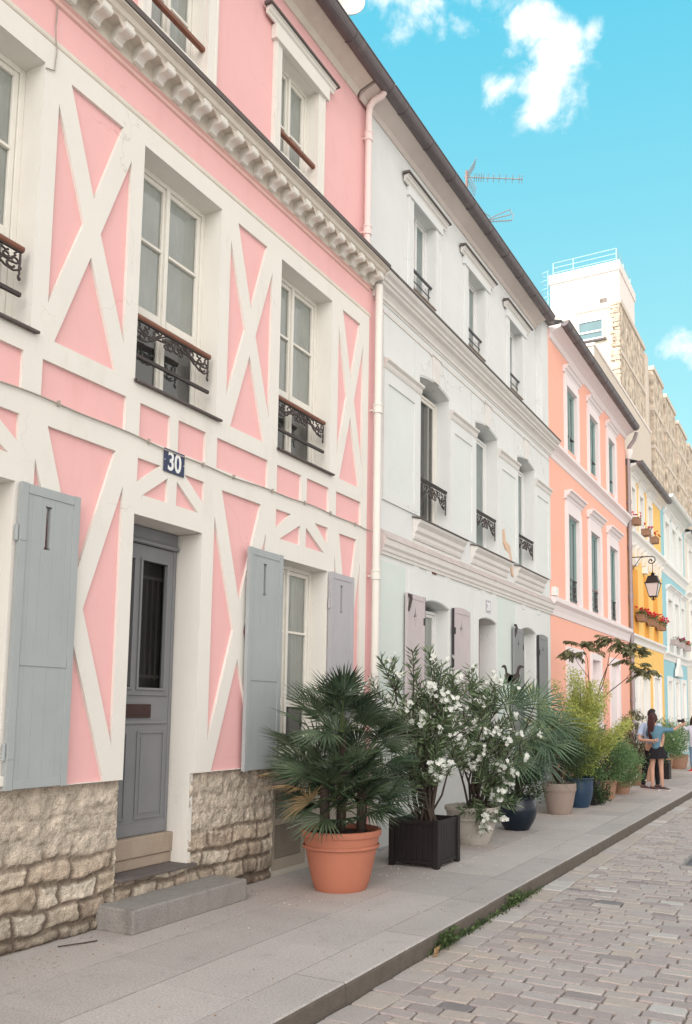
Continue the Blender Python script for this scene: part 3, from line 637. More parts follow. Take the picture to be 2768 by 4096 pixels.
mp = N(t_, 'ShaderNodeMapRange'); mp.inputs[1].default_value = .25; mp.inputs[2].default_value = .75; mp.inputs[3].default_value = .48; mp.inputs[4].default_value = 1.42; l_(n_.outputs[0], mp.inputs[0])
sc = N(t_, 'ShaderNodeVectorMath', operation='SCALE'); l_(mm.outputs[2], sc.inputs[0]); l_(mp.outputs[0], sc.inputs[3])
n3 = N(t_, 'ShaderNodeTexNoise'); n3.inputs['Scale'].default_value = 2.2; n3.inputs['Detail'].default_value = 5; l_(g_.outputs['Position'], n3.inputs['Vector'])
sz = N(t_, 'ShaderNodeSeparateXYZ'); l_(g_.outputs['Position'], sz.inputs[0])
q1 = N(t_, 'ShaderNodeMath', operation='SUBTRACT'); l_(n3.outputs[0], q1.inputs[0]); l_(sz.outputs[2], q1.inputs[1])
q2 = N(t_, 'ShaderNodeMapRange', interpolation_type='SMOOTHSTEP'); q2.inputs[1].default_value = .12; q2.inputs[2].default_value = .52; q2.inputs[4].default_value = .85; l_(q1.outputs[0], q2.inputs[0])
q3 = N(t_, 'ShaderNodeMix', data_type='RGBA'); l_(q2.outputs[0], q3.inputs[0]); l_(sc.outputs[0], q3.inputs[6]); q3.inputs[7].default_value = (.15,.12,.092,1); l_(q3.outputs[2], b_.inputs['Base Color'])
n2 = N(t_, 'ShaderNodeTexNoise'); n2.inputs['Scale'].default_value = 75; n2.inputs['Detail'].default_value = 4; l_(g_.outputs['Position'], n2.inputs['Vector']); bp = N(t_, 'ShaderNodeBump'); bp.inputs['Strength'].default_value = 1.0; bp.inputs['Distance'].default_value = .02; l_(n2.outputs[0], bp.inputs['Height']); l_(bp.outputs[0], b_.inputs['Normal'])
stone_relief('stone_plinth', P0, 4.845, -.01, 1.098, XF-.045, ms, 3, pink)
stone_relief('stone_plinth', 5.66, 6.885, -.01, 1.097, XF-.050, ms, 8, pink)
stone_relief('stone_plinth', 4.846, 5.659, -.01, .312, XF-.04, ms, 5, pink)
# corner post behind the downpipe joint + downpipe
m = MB(); m.box(XA-.36, XPINK-.03, 8.70, 8.94, 0, 7.05); m.build('party_wall_strip', M['pink'], pink)
# electric cable sagging across the front
m = MB(); pts = []
for i in range(61):
    y = P0+(8.62-P0)*i/60; pts.append((XF+.016, y, 3.835+.014*sin(y*1.9)+.006*sin(y*7)))
m.tube(pts, .0065, 6); m.tube([(XF+.016,8.62,3.83),(XF+.03,8.72,3.825),(XF+.02,8.80,3.87)], .005, 5)
for y in (2.4,3.18,4.05,4.95,5.62,6.05,6.66,7.24,7.75,8.3): m.box(XF, XF+.027, y-.005, y+.005, 3.82+.014*sin(y*1.9), 3.86+.014*sin(y*1.9))
m.tube([(XF+.008,3.79,6.30),(XF+.01,3.86,6.33),(XF+.012,3.87,6.5),(XPINK+.04,3.855,6.58),(XPINK+.012,3.87,6.70),(XPINK+.012,3.88,6.95)], .005, 5)
cab = m.build('cable', mat('grey_cable',(0.36,0.32,0.28),0.8,0.15,20), None, loc=(XF+.01,5,3.83)); tag(cab, 'thin grey electric cable sagging across the pink house below its upper windows', 'cable')
# stone doorstep
m = MB(); m.box(-5.0, -4.615, 4.69, 6.03, -.005, .178); ds = m.build('doorstep', M['concrete'], None, bevel=.014, loc=(-4.81,5.36,0)); tag(ds, 'worn grey concrete step on the pavement below the grey door', 'step')
# ================================================================== WHITE HOUSE
W0, W1 = 8.94, 16.03
wh = thing('white_house', 'white and pale green limewashed house number 28 with panelled piers and mauve shutters', 'house', (XF, 12.5, 0))
FW2 = [(10.03,11.035),(12.07,13.07),(14.09,15.08)]; GW2 = [(10.11,11.03),(14.21,15.05)]; GD = (12.19,12.98)
w = MB()
holes = [arch(a,b,4.27,6.30,.075) for a,b in FW2]+[arch(a,b,1.2,3.12,.07) for a,b in GW2]
outer = [(W0,0),(GD[0],0)]+arch(GD[0],GD[1],0,3.10,.06)[2:][::-1]+[(GD[1],0),(W1,0),(W1,7.05),(W0,7.05)]
w.plate(outer, holes, XF, XF-.33); w.build('wall', M['white'], wh)
w = MB(); AW2 = [(10.04,10.80),(12.06,12.82),(14.06,14.78)]; AZ2 = (7.68,8.96)
w.plate(rect(W0-.22,15.64,7.02,9.72), [rect(a,b,*AZ2) for a,b in AW2], XA, XA-.3); w.build('attic_wall', M['white'], wh)
m = MB(); m.box(XA-.3, XF-.002, 15.641, W1+.02, 7.0, 9.66); m.build('party_wall_pier', M['white'], wh, bevel=.004)
# pale green washed fields, each a thin coat within the wall face
m = MB()
m.extr_x([(W0+.02,.55),(9.70,.55),(9.70,3.2),(9.62,3.2),(9.62,3.52),(W0+.02,3.52)], XF, XF+.004); m.build('green_field', M['palegreen'], wh); m = MB(); m.box(XF, XF+.004, 13.02, 13.93, .5, 3.58); m.build('green_field', M['palegreen'], wh)
# pier panels
piers = [(8.96,10.02,9.08,9.84),(11.04,12.06,11.20,11.89),(13.08,14.08,13.24,13.95),(15.09,W1,15.22,15.90)]
for (a,b,c,d) in piers:
    m = MB(); m.plate(rect(a,b,4.30,6.02), [rect(c,d,4.43,5.845)], XF+.022, XF); m.build('pier_panel', M['white'], wh, bevel=.004)
    m = MB(); m.box(XF, XF+.005, c, d, 4.43, 5.845); m.build('panel_field', M['palefield'], wh)
    m = MB(); m.prism_y([(XF,6.02),(XF+.03,6.02),(XF+.045,6.05),(XF+.05,6.09),(XF+.085,6.115),(XF+.085,6.14),(XF,6.155)], a, b); m.build('pier_capital', M['stonewhite'], wh)
# entablature joints (raised ashlar sheets leave fine grooves between them)
js = [W0,9.85,11.88,13.94,W1]
for i in range(4):
    a, b = js[i]+.007, js[i+1]-.007
    hs = [arch(p-.02,q+.02,6.17,6.32,.075) for p,q in FW2 if p > a-.3 and q < b+.3]
    if hs:
        p, q = [z for z in FW2 if z[0] > a-.3 and z[1] < b+.3][0]
        top = arch(p-.02,q+.02,6.17,6.32,.075)[2:]
        out = [(a,6.175),(p-.02,6.175)]+top[::-1]+[(q+.02,6.175),(b,6.175),(b,6.73),(a,6.73)]
    else: out = rect(a,b,6.175,6.73)
    m = MB(); m.plate(out, [], XF+.008, XF); m.build('frieze_block', M['white'], wh)
for p,q in FW2:
    c = (p+q)/2
    m = MB(); m.extr_x([(c-.085,6.375),(c+.085,6.375),(c+.13,6.76),(c-.13,6.76)], XF+.008, XF+.035); m.extr_x([(c-.15,6.74),(c+.15,6.74),(c+.16,6.78),(c-.16,6.78)], XF+.008, XF+.05)
    # incised scroll ornament either side of the keystone
    for s in (-1,1):
        pts = [(XF+.009, c+s*(.20+.30*t), 6.56+.07*sin(t*7)-.10*t) for t in [i/14 for i in range(15)]]
        m.tube(pts, .007, 5); m.tube([(XF+.009, c+s*(.22+u), 6.60+v) for u,v in arcpts(0,0,.045,0,300)], .006, 5)
    m.build('keystone', M['stonewhite'], wh, bevel=.003)
m = MB(); m.prism_y([(XF,6.87),(XF+.012,6.87),(XF+.018,6.895),(XF+.035,6.90),(XF+.04,6.94),(XF+.07,6.985),(XF+.12,7.01),(XF+.13,7.04),(XF+.155,7.05),(XF+.165,7.085),(XF+.205,7.11),(XF+.225,7.14),(XF+.225,7.155),(XA-.01,7.195),(XF-.2,7.195),(XF-.2,6.87)], 8.705, 16.12); cor2 = m.build('cornice', M['stonewhite'], wh)
m = MB(); m.prism_y([(XA-.02,7.196),(XF+.237,7.1555),(XF+.237,7.185),(XA-.02,7.225)], 8.71, 16.13); m.build('capping', M['grime'], cor2)
m = MB(); m.box(XF, XF+.012, W0, W1, 6.755, 6.80); m.build('string_moulding', M['stonewhite'], wh)
# first floor windows: sill boxes, rails
for i,(a,b) in enumerate(FW2):
    window(wh, a, b, 4.28, 6.25, XF-.205, M['frame'] if i == 0 else M['framewhite'], bars=() , curt=None if i == 0 else 'curtainpale', split=(i > 0))
    m = MB(); m.prism_y([(XF,3.955),(XF+.02,3.96),(XF+.035,3.99),(XF+.04,4.04),(XF+.07,4.07),(XF+.075,4.13),(XF+.12,4.18),(XF+.13,4.215),(XF,4.25)], a-.20, b+.42); s_ = m.build('window_sill', M['stonewhite'], wh, bevel=.004)
    m = MB(); m.prism_y([(XF-.2,4.262),(XF+.145,4.216),(XF+.145,4.232),(XF-.2,4.279)], a-.0 if 0 else a-.22, b+.44) if 0 else m.prism_y([(XF+.001,4.251),(XF+.145,4.216),(XF+.145,4.234),(XF+.001,4.268)], a-.22, b+.44)
    m.build('capping', M['grime'], s_)
    m = MB(); m.box(XF, XF+.018, a-.16, b+.36, 3.90, 3.935); m.build('apron_moulding', M['stonewhite'], wh, bevel=.003)
    ironrail(wh, a+.01, b-.04, 4.90, XF-.03, M['iron'], lowbar=False, drop=1.0, handr=.022)
# open casement of the first window, dark room behind
m = MB(); y = 10.80; m.box(XF-.31, XF-.245, y, y+.045, 4.31, 6.2); m.build('open_casement', M['frame'], wh, bevel=.004)
m = MB(); m.quad((XF-.30,10.03,4.3),(XF-.30,11.03,4.3),(XF-.30,11.03,6.35),(XF-.30,10.03,6.35)); m.build('dark_room', M['dark'], wh)
# belt course
m = MB(); m.prism_y([(XF,3.60),(XF+.02,3.60),(XF+.025,3.635),(XF+.04,3.65),(XF+.045,3.69),(XF+.07,3.72),(XF+.08,3.79),(XF+.08,3.81),(XF,3.915)], W0, 16.10); b2 = m.build('belt_course', M['stonewhite'], wh)
m = MB(); m.prism_y([(XF+.081,3.795),(XF+.090,3.797),(XF+.090,3.808),(XF+.0,3.922),(XF+.0,3.916),(XF+.081,3.8115)], W0, 16.10); m.build('capping', mat('pinkish_drip',(0.50,0.44,0.42),0.9,0.2,9,stain=.6,stain_col=(.2,.16,.15)), b2)
# ground floor: flat plaster surrounds
for (a,b,c,d) in ((9.71,11.9,3.53,3.20),(13.94,15.9,3.50,3.15)):
    pass
m = MB()
def sur(a, b, z0, z1, rise, ya, yb, zt):
    top = arch(a,b,z0,z1,rise)[2:]
    return [(ya,z0),(a,z0)]+top[::-1]+[(b,z0),(yb,z0),(yb,zt),(ya,zt)]
m.plate(sur(10.10,11.04,1.10,3.13,.072,9.72,11.94,3.515), [], XF+.012, XF); m.plate(sur(12.18,12.99,0,3.11,.062,11.98,13.01,3.515), [], XF+.012, XF); m.plate(sur(14.20,15.06,1.10,3.13,.072,13.94,15.92,3.50), [], XF+.012, XF)
for a in (9.86,10.26,10.9,12.3,12.8,14.3,15.2): m.box(XF, XF+.012, a, a+.16, 3.516, 3.60)
m.build('window_surround', M['white'], wh)
for a,b in GW2:
    window(wh, a, b, 1.25, 3.09, XF-.20, M['framewhite'], bars=(2.4,), curt='curtain')
    m = MB(); m.box(XF-.15, XF+.05, a-.05, b+.05, 1.14, 1.20); m.build('window_sill', M['stonewhite'], wh, bevel=.006)
shutter(wh, 9.575, 10.10, 1.20, 3.19, XF+.03, M['mauve'], 1, 'diamond', M['darkwood'], arched=.0, label='mauve shutter with a dark edge, nearest the pink house', mids=(.30,))
shutter(wh, 11.09, 11.70, 1.20, 3.16, XF+.03, M['mauve'], 0, 'diamond', M['darkwood'], arched=.03, label='mauve shutter left of the white front door', mids=(.30,))
shutter(wh, 13.70, 14.20, 1.20, 3.12, XF+.03, M['greyshutter'], 1, 'diamond', M['darkwood'], label='grey shutter right of the white front door', mids=(.30,))
shutter(wh, 15.08, 15.63, 1.20, 3.10, XF+.03, M['greyshutter'], 0, 'diamond', M['darkwood'], arched=.03, label='grey shutter next to the salmon house', mids=(.30,))
for yy in (9.60,13.72):
    m = MB(); m.tube([(XF+.07,yy,3.17),(XF+.10,yy+.02,3.12),(XF+.08,yy+.01,3.02),(XF+.06,yy,2.95)], .02, 7); m.box(XF+.06,XF+.075,yy-.02,yy+.10,3.14,3.18); m.build('shutter_catch', M['iron'], wh)
# front door recess
m = MB(); m.box(XF-.34, XF-.30, 12.19, 12.98, .17, 3.16); m.box(XF-.30,XF-.285,12.27,12.9,.3,1.2); m.box(XF-.30,XF-.285,12.27,12.9,1.35,2.3); m.build('door', mat('dark_red_door',(0.16,0.07,0.05),.6,.1,5), wh, bevel=.003)
m = MB(); m.box(XF-.3, XF+.1, 12.15, 13.02, 0, .16); m.build('threshold', M['concrete'], wh, bevel=.01)
m = MB(); m.box(XF+.012, XF+.020, 12.47, 12.69, 3.255, 3.46); np2 = m.build('house_number_plate', mat('faded_enamel',(0.52,0.47,0.50),.35,.1,20), wh, bevel=.002)
m = MB(); m.box(XF+.0202, XF+.0215, 12.49, 12.67, 3.272, 3.443); m.build('plate_border', mat('faded_enamel_field',(0.33,0.30,0.36),.35,.1,20), np2)
textmesh('28', .185, 'numeral', M['enamelwhite'], np2, (XF+.0235,12.58,3.358), sx=.80, bold=.006)
m = MB(); m.box(XF+.001, XF+.006, 10.455, 10.59, 3.575, 3.595)
for i in range(6): m.extr_x([(10.46+i*.022,3.58),(10.468+i*.022,3.58),(10.468+i*.022,3.685),(10.46+i*.022,3.685)], XF+.004, XF+.016)
m.extr_x(rect(10.455,10.59,3.575,3.69), XF+.001, XF+.0035); m.build('air_vent', M['wood'], wh)
# peeling coat patch by the third window
m = MB(); m.extr_x([(13.26,4.78),(13.34,4.80),(13.40,4.60),(13.62,4.55),(13.74,4.25),(13.80,4.02),(13.72,4.05),(13.58,4.40),(13.42,4.44),(13.30,4.55)], XF+.0052, XF+.0225+.003)
m.build('peeled_patch', mat('peach_undercoat',(0.66,0.46,0.34),.95,.15,9), wh)
# attic
for a,b in AW2:
    window(wh, a, b, AZ2[0], AZ2[1], XA-.14, M['framewhite'], bars=(), curt='curtainpale')
    casing(wh, a, b, 7.14, AZ2[1], .17, XA, M['white'], .025, topw=.09, zl=7.68)
    hood(wh, a-.36, b+.33, 9.17, XA+.02, M['stonewhite'], .10, .11); q = MB(); q.box(XA, XA+.05, a-.20, b+.20, 8.93, 9.061); q.build('window_frieze', M['white'], wh, bevel=.004)
    m = MB(); m.tube([(XA-.06,a,8.0),(XA-.06,b,8.0)], .022, 10); m.build('handrail', mat('grey_rail',(0.12,0.12,0.13),.4,.1,10,metal=.5), wh, smooth=True)
    m = MB(); m.tube([(XA-.08,a,7.86),(XA-.08,b,7.86)], .008, 6); m.tube([(XA-.08,a+.05,7.72),(XA-.08,a+.05,7.98)], .007, 6); m.tube([(XA-.08,b-.05,7.72),(XA-.08,b-.05,7.98)], .007, 6); m.build('guard_bar', M['iron'], wh)
    m = MB(); m.prism_y([(XA-.2,7.66),(XA+.03,7.64),(XA+.03,7.655),(XA-.2,7.685)], a-.001, b+.02); m.build('window_sill', mat('rusty_sill',(0.32,0.25,0.21),.7,.3,14), wh)
m = MB(); m.prism_y([(XA,9.44),(XA+.02,9.44),(XA+.05,9.50),(XA+.14,9.54),(XA+.26,9.59),(XA+.26,9.63),(XA,9.63)], 8.50, 15.635); m.build('eaves_moulding', mat('pinkish_moulding',(0.62,0.54,0.50),.9,.07,5,.2), wh)
gutter(wh, 8.72, 15.72, XA+.30, 9.66, .102, M['zinc'], .78)
m = MB(); m.quad((XA+.30,W0-.2,9.66),(XA+.30,W1,9.66),(XA-3.4,W1,10.75),(XA-3.4,W0-.2,10.75)); m.quad((XA-6.6,W0-.2,9.6),(XA-6.6,W1,9.6),(XA-3.4,W1,10.75),(XA-3.4,W0-.2,10.75)); m.build('roof', M['roof'], wh)
m = MB(); m.quad((XF-.62,W0,0),(XF-.62,W1,0),(XF-.62,W1,9.6),(XF-.62,W0,9.6)); m.build('interior', M['dark'], wh)
# downpipe shared by the pink and white houses, cream like the plaster
dp = pipe(None, 8.835, 0, 6.80, XF+.075, .050, M['cream'], (5.36,3.28), None)
m = MB(); 
dp2 = thing('downpipe_pair', 'cream painted downpipe between the pink house and the white house', 'downpipe', (XF,8.83,0))
bpy.data.objects.remove(dp); dp2.name = 'rain_downpipe'; WLOC[dp2.name] = (XF,8.83,0)
pipe(dp2, 8.70, 0, 6.98, XF+.075, .048, M['cream'], (5.36,3.28))
pipe(dp2, 8.655, 7.18, 9.30, XA+.055, .043, mat('pink_white_pipe',(0.78,0.63,0.60),.6,.04,3), (9.0,7.72), top=[(XA+.06,8.66,9.42),(XA+.12,8.67,9.50),(XA+.24,8.68,9.54),(XA+.28,8.68,9.60)])

# ================================================================== painted houses further along
def painted_house(name, label, y0, y1, wallm, trim, ff, ffz, attic, attz, gf, gfz, belt1, belt2, evz, glassy, gut=M['zinc'], hoods=True, rail=None, reveal=None, gfd=(), curt='curtainpale', cw=.14, wd=.10):
    h = thing(name, label, 'house', (XF,(y0+y1)/2,0))
    w = MB(); holes = [rect(a,b,*ffz) for a,b in ff]+[rect(a,b,*attz) for a,b in attic]
    outer = [(y0,0)]
    for a,b in gf: outer += [(a,0.15),(a,gfz),(b,gfz),(b,0.15)] if 0 else []
    gh = [rect(a,b,.16,gfz) for a,b in gf]
    w.plate(rect(y0,y1,0,evz), holes+gh, XF, XF-.30); w.build('wall', wallm, h)
    for a,b in ff:
        casing(h, a, b, belt2[1]+.002, ffz[1], .17, XF, trim, .05, topw=.16, zl=ffz[0])
        if hoods: hood(h, a-.25, b+.28, ffz[1]+.50, XF, trim, .20, .20, cap=False)
        if hoods: m = MB(); m.box(XF, XF+.045, a-.15, b+.15, ffz[1]+.163, ffz[1]+.298); m.build('window_frieze', trim, h)
        window(h, a, b, ffz[0], ffz[1], XF-wd, glassy, bars=(), curt=curt)
    for a,b in attic:
        casing(h, a, b, attz[0]-.2, attz[1], cw, XF, trim, .05, topw=.14, zl=attz[0])
        if hoods: hood(h, a-cw-.08, b+cw+.10, attz[1]+.42, XF, trim, .17, .17, cap=False)
        if hoods: m = MB(); m.box(XF, XF+.040, a-cw+.02, b+cw-.02, attz[1]+.143, attz[1]+.248); m.build('window_frieze', trim, h)
        window(h, a, b, attz[0], attz[1], XF-wd, glassy, bars=(), curt=curt)
    for a,b in gf:
        casing(h, a, b, .16, gfz, .15, XF, trim, .04, topw=.16)
        if (a,b) in gfd: m = MB(); m.box(XF-.24,XF-.2,a,b,.16,gfz); m.box(XF-.2,XF-.19,a+.1,b-.1,.3,1.1); m.box(XF-.2,XF-.19,a+.1,b-.1,1.3,2.3); m.build('door', trim, h, bevel=.004)
        else:
            m = MB(); m.box(XF-.07,XF-.03,a+.004,(a+b)/2-.006,.9,gfz-.003); m.box(XF-.07,XF-.03,(a+b)/2+.006,b-.004,.9,gfz-.003); m.box(XF-.2,XF+.02,a+.002,b-.002,.8,.9); m.build('closed_shutters', trim, h, bevel=.004)
            m = MB(); m.box(XF-.28,XF-.2,a,b,.16,.8); m.build('apron_wall', wallm, h)
    for k,(z0,z1,pj) in enumerate(((belt2[0],belt2[1],.12),(belt1[0],belt1[1],.16))):
        m = MB(); m.prism_y([(XF,z0),(XF+.02,z0+.01),(XF+.03,z0+.10),(XF+pj*.5,z0+(z1-z0)*.55),(XF+pj,z0+(z1-z0)*.72),(XF+pj,z1-.02),(XF,z1)], y0+.02, y1-.0); m.build('belt_course', trim, h)
    m = MB(); m.prism_y([(XF,evz-.20),(XF+.03,evz-.19),(XF+.06,evz-.10),(XF+.16,evz-.04),(XF+.26,evz+.0),(XF+.27,evz+.05),(XF,evz+.05)], y0+.05, y1); m.build('eaves_moulding', trim, h)
    gutter(h, y0+.06, y1-.1, XF+.33, evz+.10, .105, gut, .62)
    m = MB(); m.quad((XF+.3,y0,evz+.1),(XF+.3,y1,evz+.1),(XF-3.4,y1,evz+1.2),(XF-3.4,y0,evz+1.2)); m.quad((XF-6.8,y0,evz),(XF-6.8,y1,evz),(XF-3.4,y1,evz+1.2),(XF-3.4,y0,evz+1.2)); m.box(XF-.5,XF-.3,y0+.003,y0+.02,0,evz); m.build('roof', M['roof'], h)
    m = MB(); m.quad((XF-.6,y0,0),(XF-.6,y1,0),(XF-.6,y1,evz),(XF-.6,y0,evz)); m.build('interior', M['dark'], h)
    return h
M['salmon'] = mat('salmon_paint', (0.87,0.45,0.345), .85, .03, 2, .08, 80)
M['paletrim'] = mat('pale_pink_white_trim', (0.78,0.70,0.70), .8, .03, 3, .08)
M['yellow'] = mat('yellow_paint', (0.88,0.55,0.17), .85, .03, 2)
M['deepyellow'] = mat('deep_yellow_paint', (0.80,0.36,0.06), .85, .04, 3)
M['sky_paint'] = mat('light_blue_paint', (0.31,0.56,0.62), .85, .04, 2)
M['greenblind'] = mat('grey_green_inner_shutter', (0.20,0.30,0.285), .7, .05, 5)
M['whitetrim'] = mat('white_trim', (0.78,0.76,0.73), .8, .03, 3)
M['creamwall'] = mat('cream_paint', (0.72,0.68,0.60), .85, .03, 2)
M['greensash'] = mat('grey_green_joinery', (0.24,0.33,0.32), .5, .05, 5)
M['taupetrim'] = mat('taupe_trim', (0.50,0.43,0.42), .8, .05, 3)
oh = painted_house('salmon_house', 'salmon pink painted house with pale pink mouldings and green window joinery', 16.05, 23.35, M['salmon'], M['paletrim'],
   [(17.30,18.16),(19.20,20.06),(21.10,21.95)], (4.03,5.93), [(17.28,18.10),(19.22,20.02),(21.13,21.87)], (7.42,8.82), [(17.22,18.29),(19.2,19.93),(21.1,21.9)], 2.88, (6.86,7.18), (3.60,3.98), 9.62, M['greensash'], gfd=((19.2,19.93),), curt='greenblind', wd=.035)
for i,(a,b) in enumerate([(17.30,18.16),(19.20,20.06),(21.10,21.95)]):
    m = MB()
    for k in range(7): yy = a+.06+(b-a-.12)*k/6; m.tube([(XF-.04,yy,4.12),(XF-.04,yy,4.54)], .011, 6)
    for k in range(6):
        yy = a+.06+(b-a-.12)*(k+.5)/6; m.tube([(XF-.04, yy+u, 4.36+v) for u,v in arcpts(0,0,.045,0,350)], .009, 5); m.tube([(XF-.04, yy+u, 4.22+v) for u,v in arcpts(0,0,.03,0,350)], .009, 5)
    m.box(XF-.055,XF-.025,a,b,4.10,4.125); m.box(XF-.055,XF-.025,a,b,4.53,4.56)
    r = m.build('balcony_rail', M['iron'], oh)
    if i == 1: m = MB(); m.box(XF-.085,XF-.035,a,b,4.56,4.60); m.build('handrail', M['wood'], r)
for a,b in [(17.28,18.10),(19.22,20.02),(21.13,21.87)]:
    m = MB(); m.tube([(XF-.05,a,7.78),(XF-.05,b,7.78)], .022, 8); m.build('handrail', M['iron'], oh)
m = MB(); m.box(XF,XF+.10,16.09,16.30,3.99,4.17); m.build('junction_box', M['whitetrim'], oh, bevel=.01)
pp = thing('rain_downpipe', 'grey metal downpipe with a flared hopper between the salmon and the yellow house', 'downpipe', (XF,23.4,0))
pipe(pp, 23.42, 0, 9.05, XF+.07, .055, mat('grey_pipe',(0.33,0.28,0.29),.5,.1,6,metal=.3), (7.6,6.3,4.9,3.7,2.0), top=[(XF+.1,23.42,9.2),(XF+.25,23.42,9.4),(XF+.33,23.38,9.6)])
m = MB(); m.lathe((XF+.08,23.42,8.86), [(.055,0),(.075,.05),(.12,.18),(.125,.26),(.10,.27)], 14); m.build('hopper', M['whitetrim'], pp, smooth=True, auto=40)
yh = painted_house('yellow_house', 'yellow painted house with white hoods and deep yellow window reveals', 23.50, 28.76, M['yellow'], M['whitetrim'],
   [], (3.95,5.8), [(23.95,24.45),(25.10,25.66),(26.40,27.0)], (7.02,8.20), [(23.62,24.55),(25.05,25.9),(26.9,27.9)], 2.75, (6.50,6.90), (3.62,3.90), 8.72, M['framewhite'], gfd=((25.05,25.9),), cw=.09)
for a,b in ((24.03,24.72),(25.60,26.30),(27.12,27.88)):
    m = MB(); m.box(XF-.001,XF+.006,a,b,3.905,5.84); m.build('blind_window', M['deepyellow'], yh)
    m = MB(); m.box(XF+.001,XF+.14,a-.0,b+.0,5.86,6.0) if 0 else m.extr_x([(a-.2,5.86),(a+.12,5.86),(a+.12,6.12),(a-.2,6.05)], XF, XF+.13); m.build('window_surround', M['yellow'] if 0 else M['whitetrim'], yh, bevel=.004)
for k in range(9):
    y = 23.75+k*.56; m = MB(); m.prism_y([(XF,6.06),(XF+.05,6.08),(XF+.08,6.2),(XF+.09,6.35),(XF+.16,6.42),(XF+.18,6.5),(XF,6.5)], y-.06, y+.06); m.build('bracket', M['whitetrim'], yh, bevel=.004)
bh = painted_house('blue_house', 'light blue painted house with white mouldings past the yellow house', 28.78, 33.95, M['sky_paint'], M['whitetrim'],
   [(29.70,30.55),(31.15,31.95),(32.6,33.3)], (3.75,5.62), [(29.5,30.3),(30.95,31.75),(32.35,33.1)], (6.98,8.35), [(29.5,30.2),(30.9,31.7),(32.4,33.2)], 2.75, (6.45,6.85), (3.45,3.75), 9.02, M['framewhite'], gut=M['whitetrim'], gfd=((29.5,30.2),))
m = MB(); m.extr_x([(30.6,2.95),(31.9,2.95),(31.75,3.2),(31.45,3.35),(31.35,3.62),(31.15,3.62),(31.05,3.35),(30.75,3.2)], XF+.045, XF+.16); m.build('door_pediment', M['whitetrim'], bh, bevel=.01)
ch = painted_house('cream_house', 'cream white painted house furthest along the street', 33.98, 41.0, M['creamwall'], M['whitetrim'],
   [(35.0,35.9),(37.0,37.9),(39.0,39.9)], (3.95,5.8), [(34.9,35.7),(37.0,37.8),(39.0,39.8)], (7.1,8.3), [(34.9,35.9),(37.0,37.9),(39.0,39.9)], 2.8, (6.2,6.5), (3.5,3.8), 8.8, M['framewhite'], gfd=((37.0,37.9),))

# flower boxes hanging at the windows
def flower_box(y, z, petal, label, group, w=.42, potm=None, n=26, leaf='greenleaf', seed=1, sparse=False):
    r = random.Random(seed); X = XF+.16
    t = thing('flower_box', label, 'flower box', (X,y,z), group)
    m = MB(); h = .17; a, b = .075, .11
    v = [(X-a,y-w*.38,z),(X+a,y-w*.38,z),(X+a,y+w*.38,z),(X-a,y+w*.38,z),(X-b,y-w/2,z+h),(X+b,y-w/2,z+h),(X+b,y+w/2,z+h),(X-b,y+w/2,z+h)]
    m.add(v, [(0,3,2,1),(0,1,5,4),(1,2,6,5),(2,3,7,6),(3,0,4,7)]); m.box(X-b-.01,X+b+.01,y-w/2-.01,y-w/2+.012,z+h,z+h+.02); m.box(X+b-.012,X+b+.01,y-w/2,y+w/2,z+h,z+h+.02)
    for i in range(5): yy = y-w*.4+w*.8*i/4; m.box(X+a*.9,X+b+.013,yy-.006,yy+.006,z+.005,z+h)
    m.build('box', potm or M['clay'], t)
    m = MB(); m.quad((X-b,y-w/2,z+h-.01),(X+b,y-w/2,z+h-.01),(X+b,y+w/2,z+h-.01),(X-b,y+w/2,z+h-.01)); m.build('soil', M['soil'], t)
    m = MB(); m.tube([(XF,y-.1,z+.02),(X-b,y-.1,z+.02),(X-b,y-.1,z+h)], .008, 5); m.tube([(XF,y+.1,z+.02),(X-b,y+.1,z+.02),(X-b,y+.1,z+h)], .008, 5); m.build('bracket', M['iron'], t)
    f = MB(); g = MB()
    for i in range(n*6 if not sparse else n*2):
        p = Vector((X+r.gauss(.03,.07), y+r.uniform(-w*.52,w*.52), z+h+r.uniform(-.02,.14))); d = Vector((r.gauss(0,1),r.gauss(0,1),r.gauss(.2,.6))).normalized(); f.ti = r.random(); leafquad(f, p, d, .055, .045, r)
    for i in range(n):
        p = Vector((X+r.gauss(.04,.08), y+r.uniform(-w*.55,w*.55), z+h+r.uniform(.05,.24))); 
        for q in range(6): d = Vector((r.gauss(.3,1),r.gauss(0,1),r.gauss(.2,1))).normalized(); g.ti = r.random(); leafquad(g, p, d, .055, .045, r)
    f.build('foliage', M[leaf], t); g.build('blooms', M[petal], t)
    return t
def leafquad(mb, p, d, L_, W_, r, fold=.25):
    s = d.cross(Vector((r.gauss(0,1),r.gauss(0,1),r.gauss(0,1))))
    if s.length < 1e-4: s = d.orthogonal()
    s.normalize(); nrm = s.cross(d)*W_*fold
    mb.add([p, p+d*L_*.45+s*W_*.5+nrm, p+d*L_, p+d*L_*.45-s*W_*.5+nrm], [(0,1,2),(0,2,3)])
ORD = ['nearest', 'middle', 'farthest']
for i,(y,z) in enumerate(((23.85,6.90+.12),(25.30,6.98),(26.65,7.0))):
    flower_box(y, z, 'red', 'clay trough with sparse red flowers under the %s upper window of the yellow house' % ORD[i], 'clay troughs on the yellow house', w=.40, n=5, seed=i, sparse=True, leaf='brownleaf')
for i,(y,z) in enumerate(((24.42,4.28),(25.98,4.30),(27.50,4.30))):
    flower_box(y, z, 'red' if i != 2 else 'red', 'clay trough full of bright red flowers on the %s deep yellow window band' % ORD[i], 'clay troughs on the yellow house', w=.62, n=46, seed=10+i)
